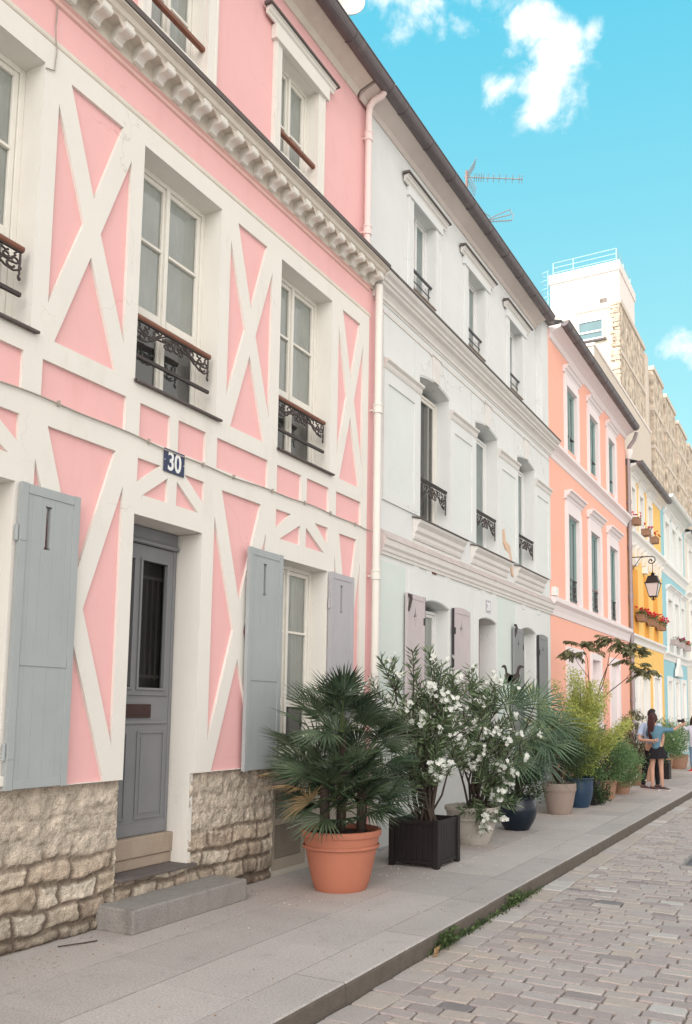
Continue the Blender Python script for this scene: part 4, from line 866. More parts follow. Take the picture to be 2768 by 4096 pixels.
for i,(y,z) in enumerate(((30.10,4.02),(31.55,4.02),(32.95,4.0))):
    flower_box(y, z, ('petal','magenta','red')[i], 'grey trough %s at a first floor window of the blue house' % ('of pale grassy leaves', 'of magenta flowers', 'of dark red flowers')[i], 'grey troughs on the blue house', w=.46, n=(3,20,14)[i], potm=M['taupetrim'], seed=20+i)

nb = painted_house('shading_house', 'plain cream house added out of view before the pink one, shading the near cobbles', -9.0, 1.70, M['creamwall'], M['whitetrim'],  # unseen house, added to keep the sun off the near cobbles
   [(-7.5,-6.6),(-5.0,-4.1),(-2.5,-1.6)], (4.2,6.1), [(-7.5,-6.7),(-5.0,-4.2),(-2.5,-1.7)], (7.3,8.6), [(-7.5,-6.6),(-5.0,-4.1),(-2.5,-1.6)], 2.9, (6.6,6.9), (3.6,3.9), 9.6, M['framewhite'], gfd=((-5.0,-4.1),))
# ================================================================== concrete apartment block far behind
M['tower'] = mat('beige_concrete', (0.62,0.54,0.46), .9, .06, .6, stain=.25, stain_col=(.45,.37,.30))
M['towerwhite'] = mat('pale_concrete', (0.78,0.70,0.66), .9, .05, .7, stain=.2, stain_col=(.5,.42,.38))
M['pebble'] = mat('pebble_dash', (0.52,0.43,0.34), .95, .95, 1.6, 1.0, 2.6, detail=12)
M['recess_shade'] = mat('shaded_ribbed_concrete', (0.24,0.20,0.175), .95, .5, 3.0, 1.0, 2.2, detail=8)  # dark ribbed facing, with the shade of the recesses put into its colour
TX, TY = -11.2, 52.2
tw = thing('apartment_block', 'tall beige concrete apartment block with pebble facing rising behind the houses', 'building', (TX,TY,0))
m = MB(); m.box(TX-4.7, TX-.45, TY, TY+62, 0, 28.2); m.build('wall', M['tower'], tw)
m = MB(); m.box(TX-4.65, TX-.02, TY+.15, TY+5.0, 28.15, 31.0); m.build('lift_housing', M['towerwhite'], tw)
m = MB(); m.box(TX-4.75, TX+.06, TY+.05, TY+5.1, 30.6, 31.25); m.build('parapet', M['towerwhite'], tw, bevel=.03)
m = MB(); m.box(TX-4.5,TX-.1,TY+.2,TY+.24,31.28,31.29)
for a in (31.5,31.85,32.2): m.tube([(TX-4.5,TY+.3,a),(TX-.2,TY+.3,a)], .03, 6); m.tube([(TX-.2,TY+.3,a),(TX-.2,TY+4.6,a)], .03, 6); m.tube([(TX-4.5,TY+.3,a),(TX-4.5,TY+4.6,a)], .03, 6)
for x,y in ((-4.5,.3),(-3.1,.3),(-.2,.3),(-.2,2.4),(-.2,4.6),(-4.5,4.6)): m.tube([(TX+x,TY+y,31.2),(TX+x,TY+y,32.2)], .035, 6)
m.build('roof_railing', mat('pale_blue_steel',(0.42,0.60,0.66),.5,.05,4), tw)
m = MB()
for s in (-.28,.28): m.tube([(TX-4.95,TY+.8+s,27.0),(TX-4.95,TY+.8+s,31.9)], .03, 6)
for k in range(14): m.tube([(TX-4.95,TY+.52,27.3+k*.32),(TX-4.95,TY+1.08,27.3+k*.32)], .02, 5)
for k in range(7): m.tube([(TX-4.95-.55*sin(pi*t/10), TY+.8-.35*cos(pi*t/10), 28.2+k*.6) for t in range(11)], .025, 5)
m.build('cage_ladder', mat('pale_blue_steel_ladder',(0.42,0.60,0.66),.5,.05,4), tw)
m = MB(); m.box(TX-4.72, TX-.40, TY-.12, TY-.001, 24.0, 28.25); m.box(TX-2.9,TX-.6,TY-.16,TY-.13,28.0,28.4); m.build('end_panel', M['tower'], tw, bevel=.03)
m = MB(); fz = TY-.20
for a,b,c,d in ((TX-2.75,TX-1.0,26.0,26.12),(TX-2.75,TX-1.0,27.28,27.40),(TX-2.75,TX-2.63,26.12,27.28),(TX-1.12,TX-1.0,26.12,27.28),(TX-2.63,TX-1.12,26.50,26.62)): m.box(a,b,fz,TY-.121,c,d)
wn = m.build('window', M['framewhite'], tw)
m = MB(); m.quad((TX-2.63,TY-.14,26.1),(TX-1.12,TY-.14,26.1),(TX-1.12,TY-.14,27.3),(TX-2.63,TY-.14,27.3)); m.build('pane', mat('blue_grey_pane',(0.13,0.22,0.24),.15,.15,1,spec=.6), wn)
m = MB(); m.box(TX-2.9,TX-.85,TY-.28,TY-.122,25.85,25.98); m.build('window_sill', M['grime'], wn)
m = MB(); m.box(TX-1.3,TX-.85,TY+.10,TY+.149,28.45,28.85)
m.build('vent_opening', M['recess_shade'], tw)
bays = [(52.25,60.3,28.25),(63.7,68.0,28.1),(69.2,74.0,27.8),(75.4,80.4,27.5),(81.8,87.0,27.3),(88.4,94,27.1),(95.4,101,27.0),(102.4,110,26.9)]
for i,(a,b,zt) in enumerate(bays):
    m = MB(); m.box(TX-.46, TX, a, b, 0, zt)
    m.build('pebble_bay', M['pebble'], tw, bevel=.04)
    m = MB(); m.box(TX-.5, TX+.10, a-.05, b+.05, zt, zt+.35)
    m.build('bay_coping', M['tower'], tw, bevel=.02)
    for z in (25.0,22.0,19.0,16.0,13.0,10.0): m = MB(); m.box(TX-.5, TX+.06, a-.04, b+.04, z-.14, z+.14); m.build('floor_band', M['tower'], tw, bevel=.02)
    m = MB(); c = bays[i+1][0] if i+1 < len(bays) else b+1.4
    m.box(TX-1.2, TX-.44, b+.05, c-.05, 0, zt-.5); 
    for z in range(20): m.box(TX-.44, TX-.36, b+.06, c-.06, 8+z, 8.45+z)
    m.build('recess', M['recess_shade'], tw)
    if i == 0: m = MB(); m.box(TX-.8, TX+.12, 60.35, 61.2, 0, 28.1); m.build('concrete_fin', M['tower'], tw, bevel=.03)
m = MB()
rr_ = random.Random(5)
for i in range(230):     # rough broken edge of the pebble facing at the near corner
    z = 15+rr_.random()*13.1; m.box(TX-.30-rr_.random()*.3, TX+.05*rr_.random(), 52.05-.1*rr_.random(), 52.30, z, z+.06+.14*rr_.random())
m.build('rough_corner', M['pebble'], tw)
low = thing('rear_building', 'plain low beige building rising between the salmon house gutter and the apartment block', 'building', (-9,36.4,0))
m = MB(); m.box(-13.2, -9.0, 36.4, 50, 0, 18.4); m.build('wall', M['tower'], low, bevel=.02); m = MB(); m.box(-13.25,-8.95,36.35,50.05,18.4,18.55); m.build('coping', M['towerwhite'], low, bevel=.02)

# ================================================================== aerials, dish, lantern
AL = mat('aluminium_aerial', (0.34,0.36,0.38), .6, .05, 5, metal=.2)
RU = mat('rusty_mast', (0.30,0.20,0.18), .6, .2, 10)
def aerial_yagi(X, y, z0, z1, x_end, y_end, z_end):
    t = thing('television_aerial', 'tall aerial with a long boom and a mesh reflector above the white house gutter', 'aerial', (X,y,z0))
    m = MB(); m.tube([(X,y,z0),(X,y,z1+.12)], .028, 8); m.build('mast', RU, t, smooth=True, auto=40)
    a = Vector((X,y,z1)); b = Vector((x_end,y_end,z_end)); d = (b-a).normalized(); s = d.cross(Vector((0,0,1))).normalized(); u = s.cross(d)
    m = MB(); m.tube([a-d*.05,b], .012, 6)
    for k in [.14,.18,.22,.26,.30,.38,.48,.58,.70,.82,.94,.99]:
        p = a.lerp(b,k); q = (s*.8+u*.6).normalized(); m.tube([p-q*.075,p+q*.075], .007, 5)
    m.build('boom', AL, t)
    m = MB()
    for sg in (1,-1):
        for i in range(8):
            p0 = a+d*(.02+.02*i)+u*sg*(.03+.035*i); m.tube([p0-s*.15,p0+s*.15], .0045, 4)
        for j in range(6):
            o_ = s*(-.15+.06*j); m.tube([a+d*.02+u*sg*.03+o_, a+d*.17+u*sg*.30+o_], .003, 4)
    m.build('reflector', AL, t)
aerial_yagi(-5.6, 13.29, 9.7, 11.47, -4.69, 13.80, 11.47)
t = thing('television_aerial', 'small wedge shaped aerial low above the white house gutter', 'aerial', (-5.6,14.0,9.7))
m = MB(); m.tube([(-5.6,14.0,9.7),(-5.6,14.0,11.05)], .016, 8); m.tube([(-5.6,13.75,10.9),(-5.55,14.1,11.05)], .008, 6); m.build('mast', RU, t)
m = MB(); P = Vector((-5.6,14.02,11.0))
for e in ((-5.27,14.70,11.55),(-5.24,14.70,11.44),(-5.23,14.70,11.31)):
    e = Vector(e); m.tube([P,e], .010, 6)
    for k in range(9): q = P.lerp(e,.15+.1*k); m.tube([q-Vector((.05,.0,.02)),q+Vector((.05,0,.02))], .004, 4)
m.tube([(-5.27,14.70,11.55),(-5.20,14.74,11.43),(-5.23,14.70,11.31)], .010, 6)
m.build('elements', AL, t)
t = thing('television_aerial', 'short stub of an aerial just above the gutter between the two larger aerials', 'aerial', (-5.5,13.6,9.7))
m = MB(); m.tube([(-5.5,13.55,9.7),(-5.5,13.55,11.05)], .010, 6); m.tube([(-5.5,13.45,10.95),(-5.4,13.95,11.02)], .008, 5)
for k in range(5): m.tube([(-5.56,13.5+.1*k,10.92+.012*k),(-5.42,13.5+.1*k,11.0+.012*k)], .004, 4)
m.build('elements', AL, t)
t = thing('satellite_dish', 'pale satellite dish on the roof edge of the pink house', 'satellite dish', (-5.3,8.2,9.7))
m = MB(); c = Vector((-5.35,8.23,10.78)); nrm = Vector((.75,-.62,.22)).normalized(); s = nrm.orthogonal().normalized(); u = nrm.cross(s)
for k in range(9):
    pass
R = .42; rings = []
for i in range(8):
    rr = R*i/7; rings.append([c+nrm*(.10*(rr/R)**2)+rr*(cos(2*pi*j/32)*s+sin(2*pi*j/32)*u) for j in range(32)])
m.add([p for r_ in rings for p in r_], [(i*32+j,i*32+(j+1)%32,(i+1)*32+(j+1)%32,(i+1)*32+j) for i in range(7) for j in range(32)])
m.add([p-nrm*.012 for r_ in rings for p in r_], [(i*32+j,(i+1)*32+j,(i+1)*32+(j+1)%32,i*32+(j+1)%32) for i in range(7) for j in range(32)])
m.tube([p for p in rings[7]]+[rings[7][0]], .008, 5)
m.build('reflector', mat('pale_dish',(0.60,0.57,0.53),.5,.04,3), t, smooth=True)
m = MB(); m.tube([c-u*.35*0+Vector((0,0,-.33)), c+nrm*.32+Vector((0,0,-.30)), c+nrm*.42], .012, 6); m.tube([c+nrm*.42,c+nrm*.34], .03, 8); m.build('feed_arm', mat('grey_arm',(0.25,0.23,0.23),.5,.1,8), t)
m = MB(); m.tube([c-nrm*.02,c-nrm*.12,(c.x-.08,c.y+.06,c.z-.5),(c.x-.08,c.y+.06,9.7)], .022, 8); m.build('mast', RU, t)
# wall lantern
t = thing('street_lantern', 'black wrought iron lantern on a scrolled bracket in front of the yellow house', 'street lamp', (XF,23.6,6.0))
LK = mat('black_lantern_iron', (0.030,0.022,0.022), .45, .1, 10, metal=.3)
yl = 23.6
m = MB(); m.tube([(XF+.0,yl,6.04),(XF+.62,yl,6.03)]+[(XF+.62+.10*sin(a_), yl, 5.93+.10*cos(a_)) for a_ in [i*pi/8 for i in range(1,8)]]+[(XF+.62+.10*sin(pi+a_)*(1-a_/9), yl, 5.885+(.055)*-cos(a_)) for a_ in [0,.6,1.2,1.9]]+[(XF+.57,yl,5.93),(XF+.61,yl,5.95),(XF+.64,yl,5.91),(XF+.61,yl,5.89)], .014, 7)
m.sphere((XF+.36,yl,6.035), .028, 8, 6); m.sphere((XF+.62,yl,5.915), .022, 8, 6)
m.tube([(XF+.33,yl,6.03),(XF+.0,yl,5.57)], .010, 6); m.box(XF-.0,XF+.012,yl-.03,yl+.03,5.5,6.1)
m.tube([(XF+.645,yl,5.83),(XF+.645,yl,5.52)], .009, 6)
m.build('bracket', LK, t, smooth=True, auto=50)
cx, cz = XF+.645, 5.22
def frustum(m, z0, r0, z1, r1, off=0):
    a = [(cx+sx*r0, yl+sy*r0, z0) for sx,sy in ((-1,-1),(1,-1),(1,1),(-1,1))]; b = [(cx+sx*r1, yl+sy*r1, z1) for sx,sy in ((-1,-1),(1,-1),(1,1),(-1,1))]
    m.add(a+b, [(0,1,5,4),(1,2,6,5),(2,3,7,6),(3,0,4,7),(4,5,6,7),(3,2,1,0)])
m = MB(); frustum(m, 5.25, .205, 5.275, .205); frustum(m, 5.2751, .18, 5.45, .12); frustum(m, 5.4501, .135, 5.465, .12); frustum(m, 5.4651, .07, 5.495, .05); m.lathe((cx,yl,5.49), [(.03,0),(.05,.02),(.06,.04),(.045,.06),(.02,.07),(.03,.09),(.0,.10)], 12)
m.build('lantern_roof', LK, t, bevel=.004)
m = MB(); frustum(m, 4.90, .095, 5.249, .178); m.build('pane', mat('frosted_lantern_glass',(0.62,0.56,0.53),.25,.05,4,spec=.5), t)
m = MB()
for sx,sy in ((-1,-1),(1,-1),(1,1),(-1,1)): m.tube([(cx+sx*.182,yl+sy*.182,5.25),(cx+sx*.098,yl+sy*.098,4.89)], .010, 5)
frustum(m, 4.875, .105, 4.898, .105); m.sphere((cx,yl,4.83), .03, 8, 6, (1,1,1.4)); m.tube([(cx+.08,yl,4.88),(cx+.04,yl,4.80),(cx,yl,4.78),(cx-.04,yl,4.80),(cx-.08,yl,4.88)], .008, 5)
m.build('lantern_frame', LK, t)
# ================================================================== ground
m = MB(); m.quad((-500,-300,-.20),(500,-300,-.20),(500,900,-.20),(-500,900,-.20)); g0 = m.build('ground', mat('distant_ground',(0.52,0.48,0.44),.95,.1,.2)); tag(g0, kind='structure')
rc = random.Random(11)
KX, JX, RX = -2.70, -3.07, 2.3
m = MB(); m.quad((JX-2.2,-2,-.008),(JX-.001,-2,-.008),(JX-.001,60,-.008),(JX-2.2,60,-.008)); m.mi = 1
cour = [(-5.45,-4.32),(-4.315,-3.70),(-3.695,JX-.004)]
slabz = []
for ci,(a,b) in enumerate(cour):
    y = 1.2+ci*.37
    while y < 48:
        Lg = rc.choice([.62,.78,.95,1.1]) if y < 26 else 1.1
        z = rc.uniform(-.0015,.0015); m.ti = min(1,max(0,rc.gauss(.5,.20))); g_ = .0035
        x0,x1,y0,y1 = a+g_*.5,b-g_*.5,y+g_*.5,y+Lg-g_*.5
        m.add([(x0,y0,z),(x1,y0,z+rc.uniform(-.001,.001)),(x1,y1,z),(x0,y1,z),(x0,y0,z-.03),(x1,y0,z-.03),(x1,y1,z-.03),(x0,y1,z-.03)],[(0,1,2,3),(0,4,5,1),(1,5,6,2),(2,6,7,3),(3,7,4,0)]); y += Lg
pv = m.build('pavement', [M['joint'], M['slab']], bevel=.0); tag(pv, kind='structure')
m = MB(); y = 1.0
while y < 48:
    Lg = rc.uniform(1.0,1.35); m.ti = rc.gauss(.45,.12); y1 = y+Lg-.004; c = .022
    j = rc.uniform(-.004,.004); KXj = KX+j
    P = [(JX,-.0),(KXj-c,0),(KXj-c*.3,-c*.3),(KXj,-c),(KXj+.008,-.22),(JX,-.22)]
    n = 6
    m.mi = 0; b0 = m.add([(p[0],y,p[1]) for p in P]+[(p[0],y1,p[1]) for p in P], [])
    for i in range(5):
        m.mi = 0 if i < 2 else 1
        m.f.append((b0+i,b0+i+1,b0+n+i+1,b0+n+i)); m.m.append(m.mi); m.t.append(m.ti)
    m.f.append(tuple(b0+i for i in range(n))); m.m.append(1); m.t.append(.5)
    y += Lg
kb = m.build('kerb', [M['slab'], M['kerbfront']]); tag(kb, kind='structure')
# road of granite setts
m = MB(); m.quad((KX-.05,-3,-.142),(RX,-3,-.142),(RX,60,-.142),(KX-.05,60,-.142)); m.mi = 1
def sett(x0, x1, y0, y1, z, fine=True):
    dz = [rc.uniform(-.004,.004) for _ in range(4)]; j = lambda s: rc.uniform(-s,s)
    cx_, cy_ = (x0+x1)/2, (y0+y1)/2; ch = .012
    if fine:
        O = [(x0,y0+ch),(x0+ch,y0),(x1-ch,y0),(x1,y0+ch),(x1,y1-ch),(x1-ch,y1),(x0+ch,y1),(x0,y1-ch)]
    else: O = [(x0,y0),(x1,y0),(x1,y1),(x0,y1)]
    O = [(a+j(.006),b+j(.004)) for a,b in O]; n = len(O)
    def zz(a,b): u = (a-x0)/(x1-x0); v = (b-y0)/(y1-y0); return dz[0]*(1-u)*(1-v)+dz[1]*u*(1-v)+dz[2]*u*v+dz[3]*(1-u)*v
    k1, k2 = .90, .97
    top = [(cx_+(a-cx_)*(1-.018/(x1-x0)*2*.5), cy_+(b-cy_)*(1-.014/(y1-y0)*2*.5), z+zz(a,b)) for a,b in O]
    mid = [(cx_+(a-cx_)*(1-.005/(x1-x0)), cy_+(b-cy_)*(1-.004/(y1-y0)), z+zz(a,b)-.007) for a,b in O]
    bot = [(a,b,z-.035) for a,b in O]
    vs = top+mid+bot; fs = [tuple(range(n))]+[(n+i,n+(i+1)%n,(i+1)%n,i) for i in range(n)]+[(2*n+i,2*n+(i+1)%n,n+(i+1)%n,n+i) for i in range(n)]
    m.add(vs, fs)
y = 2.4; row = 0
while y < 40:
    h = rc.uniform(.122,.142)
    x = KX+.25
    first = True
    while x < 1.6:
        wd = rc.uniform(.19,.27); 
        if first and row%2: wd *= .55
        first = False
        m.ti = min(1,max(0,rc.gauss(.5,.17)))
        if rc.random() < .05: m.ti = min(1,max(0,m.ti-.25))
        zz_ = -.118+rc.uniform(-.003,.003)-.018*((x+.5)/2.2)**2*0
        g_ = .008
        sett(x+g_*.5, x+wd-g_*.5, y+g_*.5, y+h-g_*.5, zz_, y < 22)
        x += wd
    y += h; row += 1
y = 2.4
while y < 40:                                    # gutter course laid along the kerb
    Lg = rc.uniform(.20,.30); m.ti = min(1,rc.gauss(.66,.12)); sett(KX+.012, KX+.242, y+.004, y+Lg-.004, -.122+rc.uniform(-.002,.002), y < 22); y += Lg
rd = m.build('road', [M['sand'], M['cobble']]); tag(rd, kind='structure')
m = MB(); m.box(1.6, RX+4, -3, 60, -.2, 0); ro = m.build('pavement', M['slab']); tag(ro, kind='structure')
# manhole
t = thing('manhole_cover', 'grey rectangular cast iron cover set in the cobbles at the right edge', 'manhole cover', (-1.35,10.7,-.11))
m = MB(); m.box(-1.62,-1.06,10.25,11.1,-.14,-.108); m.build('frame', M['concrete'], t, bevel=.004)
m = MB(); m.box(-1.58,-1.10,10.29,11.06,-.13,-.104)
for i in range(8):
    for j_ in range(12): m.box(-1.57+i*.058,-1.54+i*.058,10.31+j_*.062,10.34+j_*.062,-.104,-.101)
m.build('lid', mat('worn_iron_lid',(0.13,0.12,0.125),.5,.1,10,metal=.4), t)

# weeds in the gutter
m = MB(); rw = random.Random(3)
def blade(m, p, L_, W_, lean, r):
    s = Vector((r.gauss(0,1),r.gauss(0,1),0)).normalized(); d = Vector((lean[0],lean[1],1)).normalized(); q = p+d*L_*.6; tip = p+d*L_+Vector((lean[0],lean[1],-.35))*L_*.4
    m.add([p-s*W_*.5,p+s*W_*.5,q+s*W_*.4,tip,q-s*W_*.4], [(0,1,2,4),(4,2,3)])
for i in range(900):
    y = rw.choice([rw.gauss(5.95,.13), rw.uniform(5.9,8.4), rw.gauss(7.55,.22), rw.gauss(6.5,.25)]); hgt = .03+.07*math.exp(-((y-5.95)/.15)**2)+.05*math.exp(-((y-7.5)/.25)**2)+.02*rw.random()
    m.ti = rw.random(); blade(m, Vector((KX+.012+abs(rw.gauss(0,.018)),y,-.12)), hgt*rw.uniform(.7,1.4), .006, (rw.gauss(.25,.4),rw.gauss(0,.4)), rw)
for i in range(330):
    y = rw.choice([rw.gauss(5.95,.10), rw.gauss(7.5,.20), rw.uniform(6,8)]); m.ti = rw.random(); p = Vector((KX+.02+abs(rw.gauss(0,.035)),y,-.11+rw.random()*(.10 if abs(y-5.95)<.2 or abs(y-7.5)<.25 else .04)))
    leafquad(m, p, Vector((rw.gauss(.3,1),rw.gauss(0,1),rw.gauss(.3,.6))).normalized(), .035, .022, rw)
wd_ = m.build('weeds', M['weed'], loc=(KX,6.8,-.12)); tag(wd_, 'green weeds sprouting in the gutter along the kerb', 'weeds', kind='stuff')
m = MB()
for i in range(260):
    y = rw.choice([rw.uniform(3,26), rw.uniform(4,12)]); m.ti = rw.random(); blade(m, Vector((JX-.002+rw.gauss(0,.004) if rw.random()<.5 else KX+.01, y, -.0 if 0 else -.004 if rw.random()<.5 else -.12)), .014, .005, (rw.gauss(0,.6),rw.gauss(0,.6)), rw)
o = m.build('moss', M['brownleaf'], loc=(JX,9,0)); tag(o, 'sparse moss in the joint behind the kerb', 'moss', kind='stuff')
# litter
m = MB(); m.ti = .3
for k in range(3): leafquad(m, Vector((KX+.06,5.63+.03*k,-.115)), Vector((.2,1,.25+.3*k)).normalized(), .09, .035, rw, .6)
o = m.build('dry_leaf', M['dryleaf'], loc=(KX+.06,5.63,-.115)); tag(o, 'curled dry brown leaf lying in the gutter beside the weeds', 'leaf')
m = MB(); m.tube([(-4.84,4.22,.008),(-4.78,4.30,.012),(-4.75,4.38,.008),(-4.72,4.46,.008)], .0045, 6); o = m.build('twig', M['bark'], loc=(-4.76,4.3,.01)); tag(o, 'small brown twig on the pavement at the foot of the stone plinth', 'twig')
m = MB()
for i in range(240):
    c = rw.choice([(-3.7,8.95,.18),(-4.1,7.7,.25),(-3.5,8.2,.5),(-3.75,10.0,.3),(-4.4,5.9,.5),(-3.9,11,.8)]); x = c[0]+rw.gauss(0,c[2]*.6); y = c[1]+rw.gauss(0,c[2]); m.ti = rw.random()
    if x < -4.8 or x > -2.75: continue
    leafquad(m, Vector((x,y,.004)), Vector((rw.gauss(0,1),rw.gauss(0,1),.1)).normalized(), rw.uniform(.006,.017), .010, rw)
o = m.build('fallen_petals', M['petal'], loc=(-3.8,8.5,0)); tag(o, 'fallen white petals scattered over the pavement round the planters', 'petals', kind='stuff')
m = MB()
for i in range(900):
    x = rw.uniform(-4.85,-2.8); y = rw.uniform(3.4,16); m.ti = rw.random()*.6
    if rw.random() < .6: x = -4.9+abs(rw.gauss(0,.28)); 
    leafquad(m, Vector((x,y,.004)), Vector((rw.gauss(0,1),rw.gauss(0,1),.1)).normalized(), rw.uniform(.005,.022), .008, rw)
o = m.build('leaf_litter', M['dryleaf'], loc=(-4.2,8.5,0)); tag(o, 'tiny dry leaf fragments on the pavement near the wall', 'leaf litter', kind='stuff')

# ================================================================== pots and plants
def fanleaf(m, hub, axis, nrm, R, n, spread, r, w=.017, droop=.10, inner=.33):
    axis = axis.normalized(); nrm = (nrm-axis*nrm.dot(axis)).normalized(); side = nrm.cross(axis)
    base = r.random()
    for i in range(n):
        th = radians(-spread+2*spread*(i+.5)/n+r.gauss(0,1.6)); Lb = R*(1-.22*abs(th)/radians(spread))*r.uniform(.9,1.06)
        d = (axis*cos(th)+side*sin(th)).normalized(); s = nrm.cross(d).normalized()
        bend = droop*Lb*r.uniform(.6,1.5)
        c1 = hub+d*Lb*.5+nrm*.035*Lb-Vector((0,0,bend*.2)); c2 = hub+d*Lb-Vector((0,0,bend)); ww = w*r.uniform(.8,1.1)
        c0 = hub+d*Lb*.04
        m.ti = min(1,max(0,base*.7+r.gauss(.12,.14)))
        m.add([c0, c1-s*ww, c1+nrm*ww*.7, c1+s*ww, c2], [(0,1,2),(0,2,3),(1,4,2),(2,4,3)])
def palm(par, crowns, r, R=(.34,.46), n=20, spread=105, petiole=(.30,.55), mt='palm', w=.012, elev=(-25,88), droop=.10, name='fronds'):
    lf = MB(); st = MB(); dry = MB()
    for (c, k, e0, e1) in crowns:
        c = Vector(c)
        for i in range(k):
            az = 2*pi*(i*.381966+r.random()*.12); el = max(radians(e0-4), radians(e0+(e1-e0)*(i+.5)/k+r.gauss(0,10)))
            d = Vector((cos(az)*cos(el), sin(az)*cos(el), sin(el))); pl = r.uniform(*petiole)
            mid = c+d*pl*.5+Vector((0,0,.03)); hub = c+d*pl
            if hub.x < XF+.12: hub.x = XF+.12+.04*r.random(); mid.x = max(mid.x, XF+.12)
            st.ti = r.random()*.5; st.tube([c, mid, hub], [.008,.006,.004], 5, caps=False)
            nr = (Vector((0,0,1))-d*sin(el)+Vector((r.gauss(.1,.5),r.gauss(-.2,.5),0)))
            if el > radians(60): nr = Vector((cos(az+pi),sin(az+pi),.4))
            dr = el < radians(12) and r.random() < .06
            ax = d+Vector((r.gauss(0,.22),r.gauss(0,.22),r.gauss(.05,.25)))
            fanleaf(dry if dr else lf, hub, ax, nr, r.uniform(*R), n, spread, r, w=w, droop=droop+(.12 if dr else 0))
    lf.build(name, M[mt], par); st.build('leaf_stalks', M['green_stem'], par, smooth=True)
    if dry.v: dry.build('dead_fronds', M['dryleaf'], par)
def rimpot(par, c, rb, rt_, h, mt, rim=.05, band=True, n=44, name='pot'):
    m = MB(); P = [(rb*.97,0),(rb,.012)]
    for i in range(1,9): q = i/8; P.append((rb+(rt_*.95-rb)*(q**.8), .012+(h-rim*1.0-.012)*q))
    if band: P += [(rt_*.955,h-rim-.10),(rt_*.985,h-rim-.095)] if 0 else []
    P += [(rt_*.99,h-rim),(rt_*1.0,h-rim*.85),(rt_*1.0,h-.006),(rt_*.985,h),(rt_*.93,h),(rt_*.915,h-.01),(rt_*.90,h-.08)]
    m.lathe(c, P, n)
    if band: m.lathe(c, [(rt_*.925,h-rim-.115),(rt_*.958,h-rim-.105),(rt_*.962,h-rim-.09),(rt_*.94,h-rim-.082)], n)
    p = m.build(name, mt, par, smooth=True, auto=28)
    s = MB(); s.lathe((c[0],c[1],c[2]+h-.05), [(rt_*.915,0),(rt_*.6,.012),(.0,.03)], 24); s.build('soil', M['soil'], par, smooth=True)
    return p
def bellypot(par, c, rb, rm, rt_, h, mt, name='pot'):
    m = MB(); P = [(rb,0)]
    for i in range(1,13):
        q = i/12; P.append((rb+(rm-rb)*sin(min(1,q/.62)*pi/2) if q < .62 else rm-(rm-rt_*.93)*((q-.62)/.38)**2, (h-.03)*q))
    P += [(rt_,h-.025),(rt_*1.02,h-.01),(rt_*.98,h),(rt_*.9,h-.006),(rt_*.87,h-.07)]
    m.lathe(c, P, 40); p = m.build(name, mt, par, smooth=True)
    s = MB(); s.lathe((c[0],c[1],c[2]+h-.05), [(rt_*.88,0),(.0,.02)], 20); s.build('soil', M['soil'], par)
    return p
def sprig(lf, tip, d, r, n, L_, W_, ln=.18, whorl=3):
    for i in range(n):
        p = tip-d*ln*(i/n); 
        for k in range(whorl):
            q = Vector((r.gauss(0,1),r.gauss(0,1),r.gauss(0,1))); q = (q-d*q.dot(d)).normalized(); dd = (q*.85+d*r.uniform(.3,1.1)).normalized(); lf.ti = min(1,max(0,r.gauss(.42,.25))); leafquad(lf, p, dd, L_*r.uniform(.7,1.2), W_, r, .35)
def flower(fl, p, d, r, R=.025):
    u = d.orthogonal().normalized(); v = d.cross(u); a0 = r.random()*6
    for k in range(5):
        a = a0+2*pi*k/5; e = (u*cos(a)+v*sin(a)); s = d.cross(e); fl.ti = r.random(); tip = p+e*R+d*R*.25
        fl.add([p, p+e*R*.6-s*R*.42+d*.004, tip-s*R*.25, tip+s*R*.3, p+e*R*.6+s*R*.40+d*.004], [(0,1,2,3,4)])
def oleander(par, base, tips, r, flowers, Lf=.135, Wf=.021, dens=1.0, base_r=.12):
    st = MB(); lf = MB(); fl = MB(); base = Vector(base)
    for ti_, tp in enumerate(tips):
        tp = Vector(tp); b = base+Vector((r.uniform(-base_r,base_r),r.uniform(-base_r,base_r),0)); mid = b.lerp(tp,.5)+Vector((r.gauss(0,.05),r.gauss(0,.05),.10))
        path = [b, b.lerp(mid,.5)+Vector((r.gauss(0,.03),r.gauss(0,.03),.03)), mid, mid.lerp(tp,.5)+Vector((r.gauss(0,.03),r.gauss(0,.03),.03)), tp]
        st.tube(path, [.016,.013,.010,.007,.004], 6, caps=False)
        for j in range(3):
            q = r.uniform(.3,.75); k = min(3,int(q*4)); o_ = path[k].lerp(path[k+1],q*4-k); t2 = o_+(tp-base).normalized()*r.uniform(.2,.42)+Vector((r.gauss(0,.20),r.gauss(0,.20),r.uniform(-.02,.12)))
            if t2.x < XF+.08: t2.x = XF+.08
            st.tube([o_, o_.lerp(t2,.5)+Vector((0,0,.02)), t2], [.007,.005,.003], 5, caps=False)
            dd = (t2-o_).normalized(); sprig(lf, t2, dd, r, int(7*dens), Lf, Wf, .30)
            if r.random() < flowers*.6:
                for q_ in range(r.randint(4,9)): flower(fl, t2+dd*.03+Vector((r.gauss(0,.032),r.gauss(0,.032),r.gauss(.01,.028))), (dd+Vector((r.gauss(.3,.7),r.gauss(-.5,.7),r.gauss(0,.6)))).normalized(), r)
        dd = (path[-1]-path[-2]).normalized(); sprig(lf, tp, dd, r, int(11*dens), Lf, Wf, .42)
        if r.random() < flowers:
            for q_ in range(r.randint(8,16)): flower(fl, tp+dd*.03+Vector((r.gauss(0,.045),r.gauss(0,.045),r.gauss(.01,.035))), (dd*.4+Vector((r.gauss(.3,.7),r.gauss(-.5,.7),r.gauss(.1,.6)))).normalized(), r, .027)
    st.build('stems', M['bark'], par, smooth=True); lf.build('foliage', M['oleander'], par); fl.build('blooms', M['petal'], par)
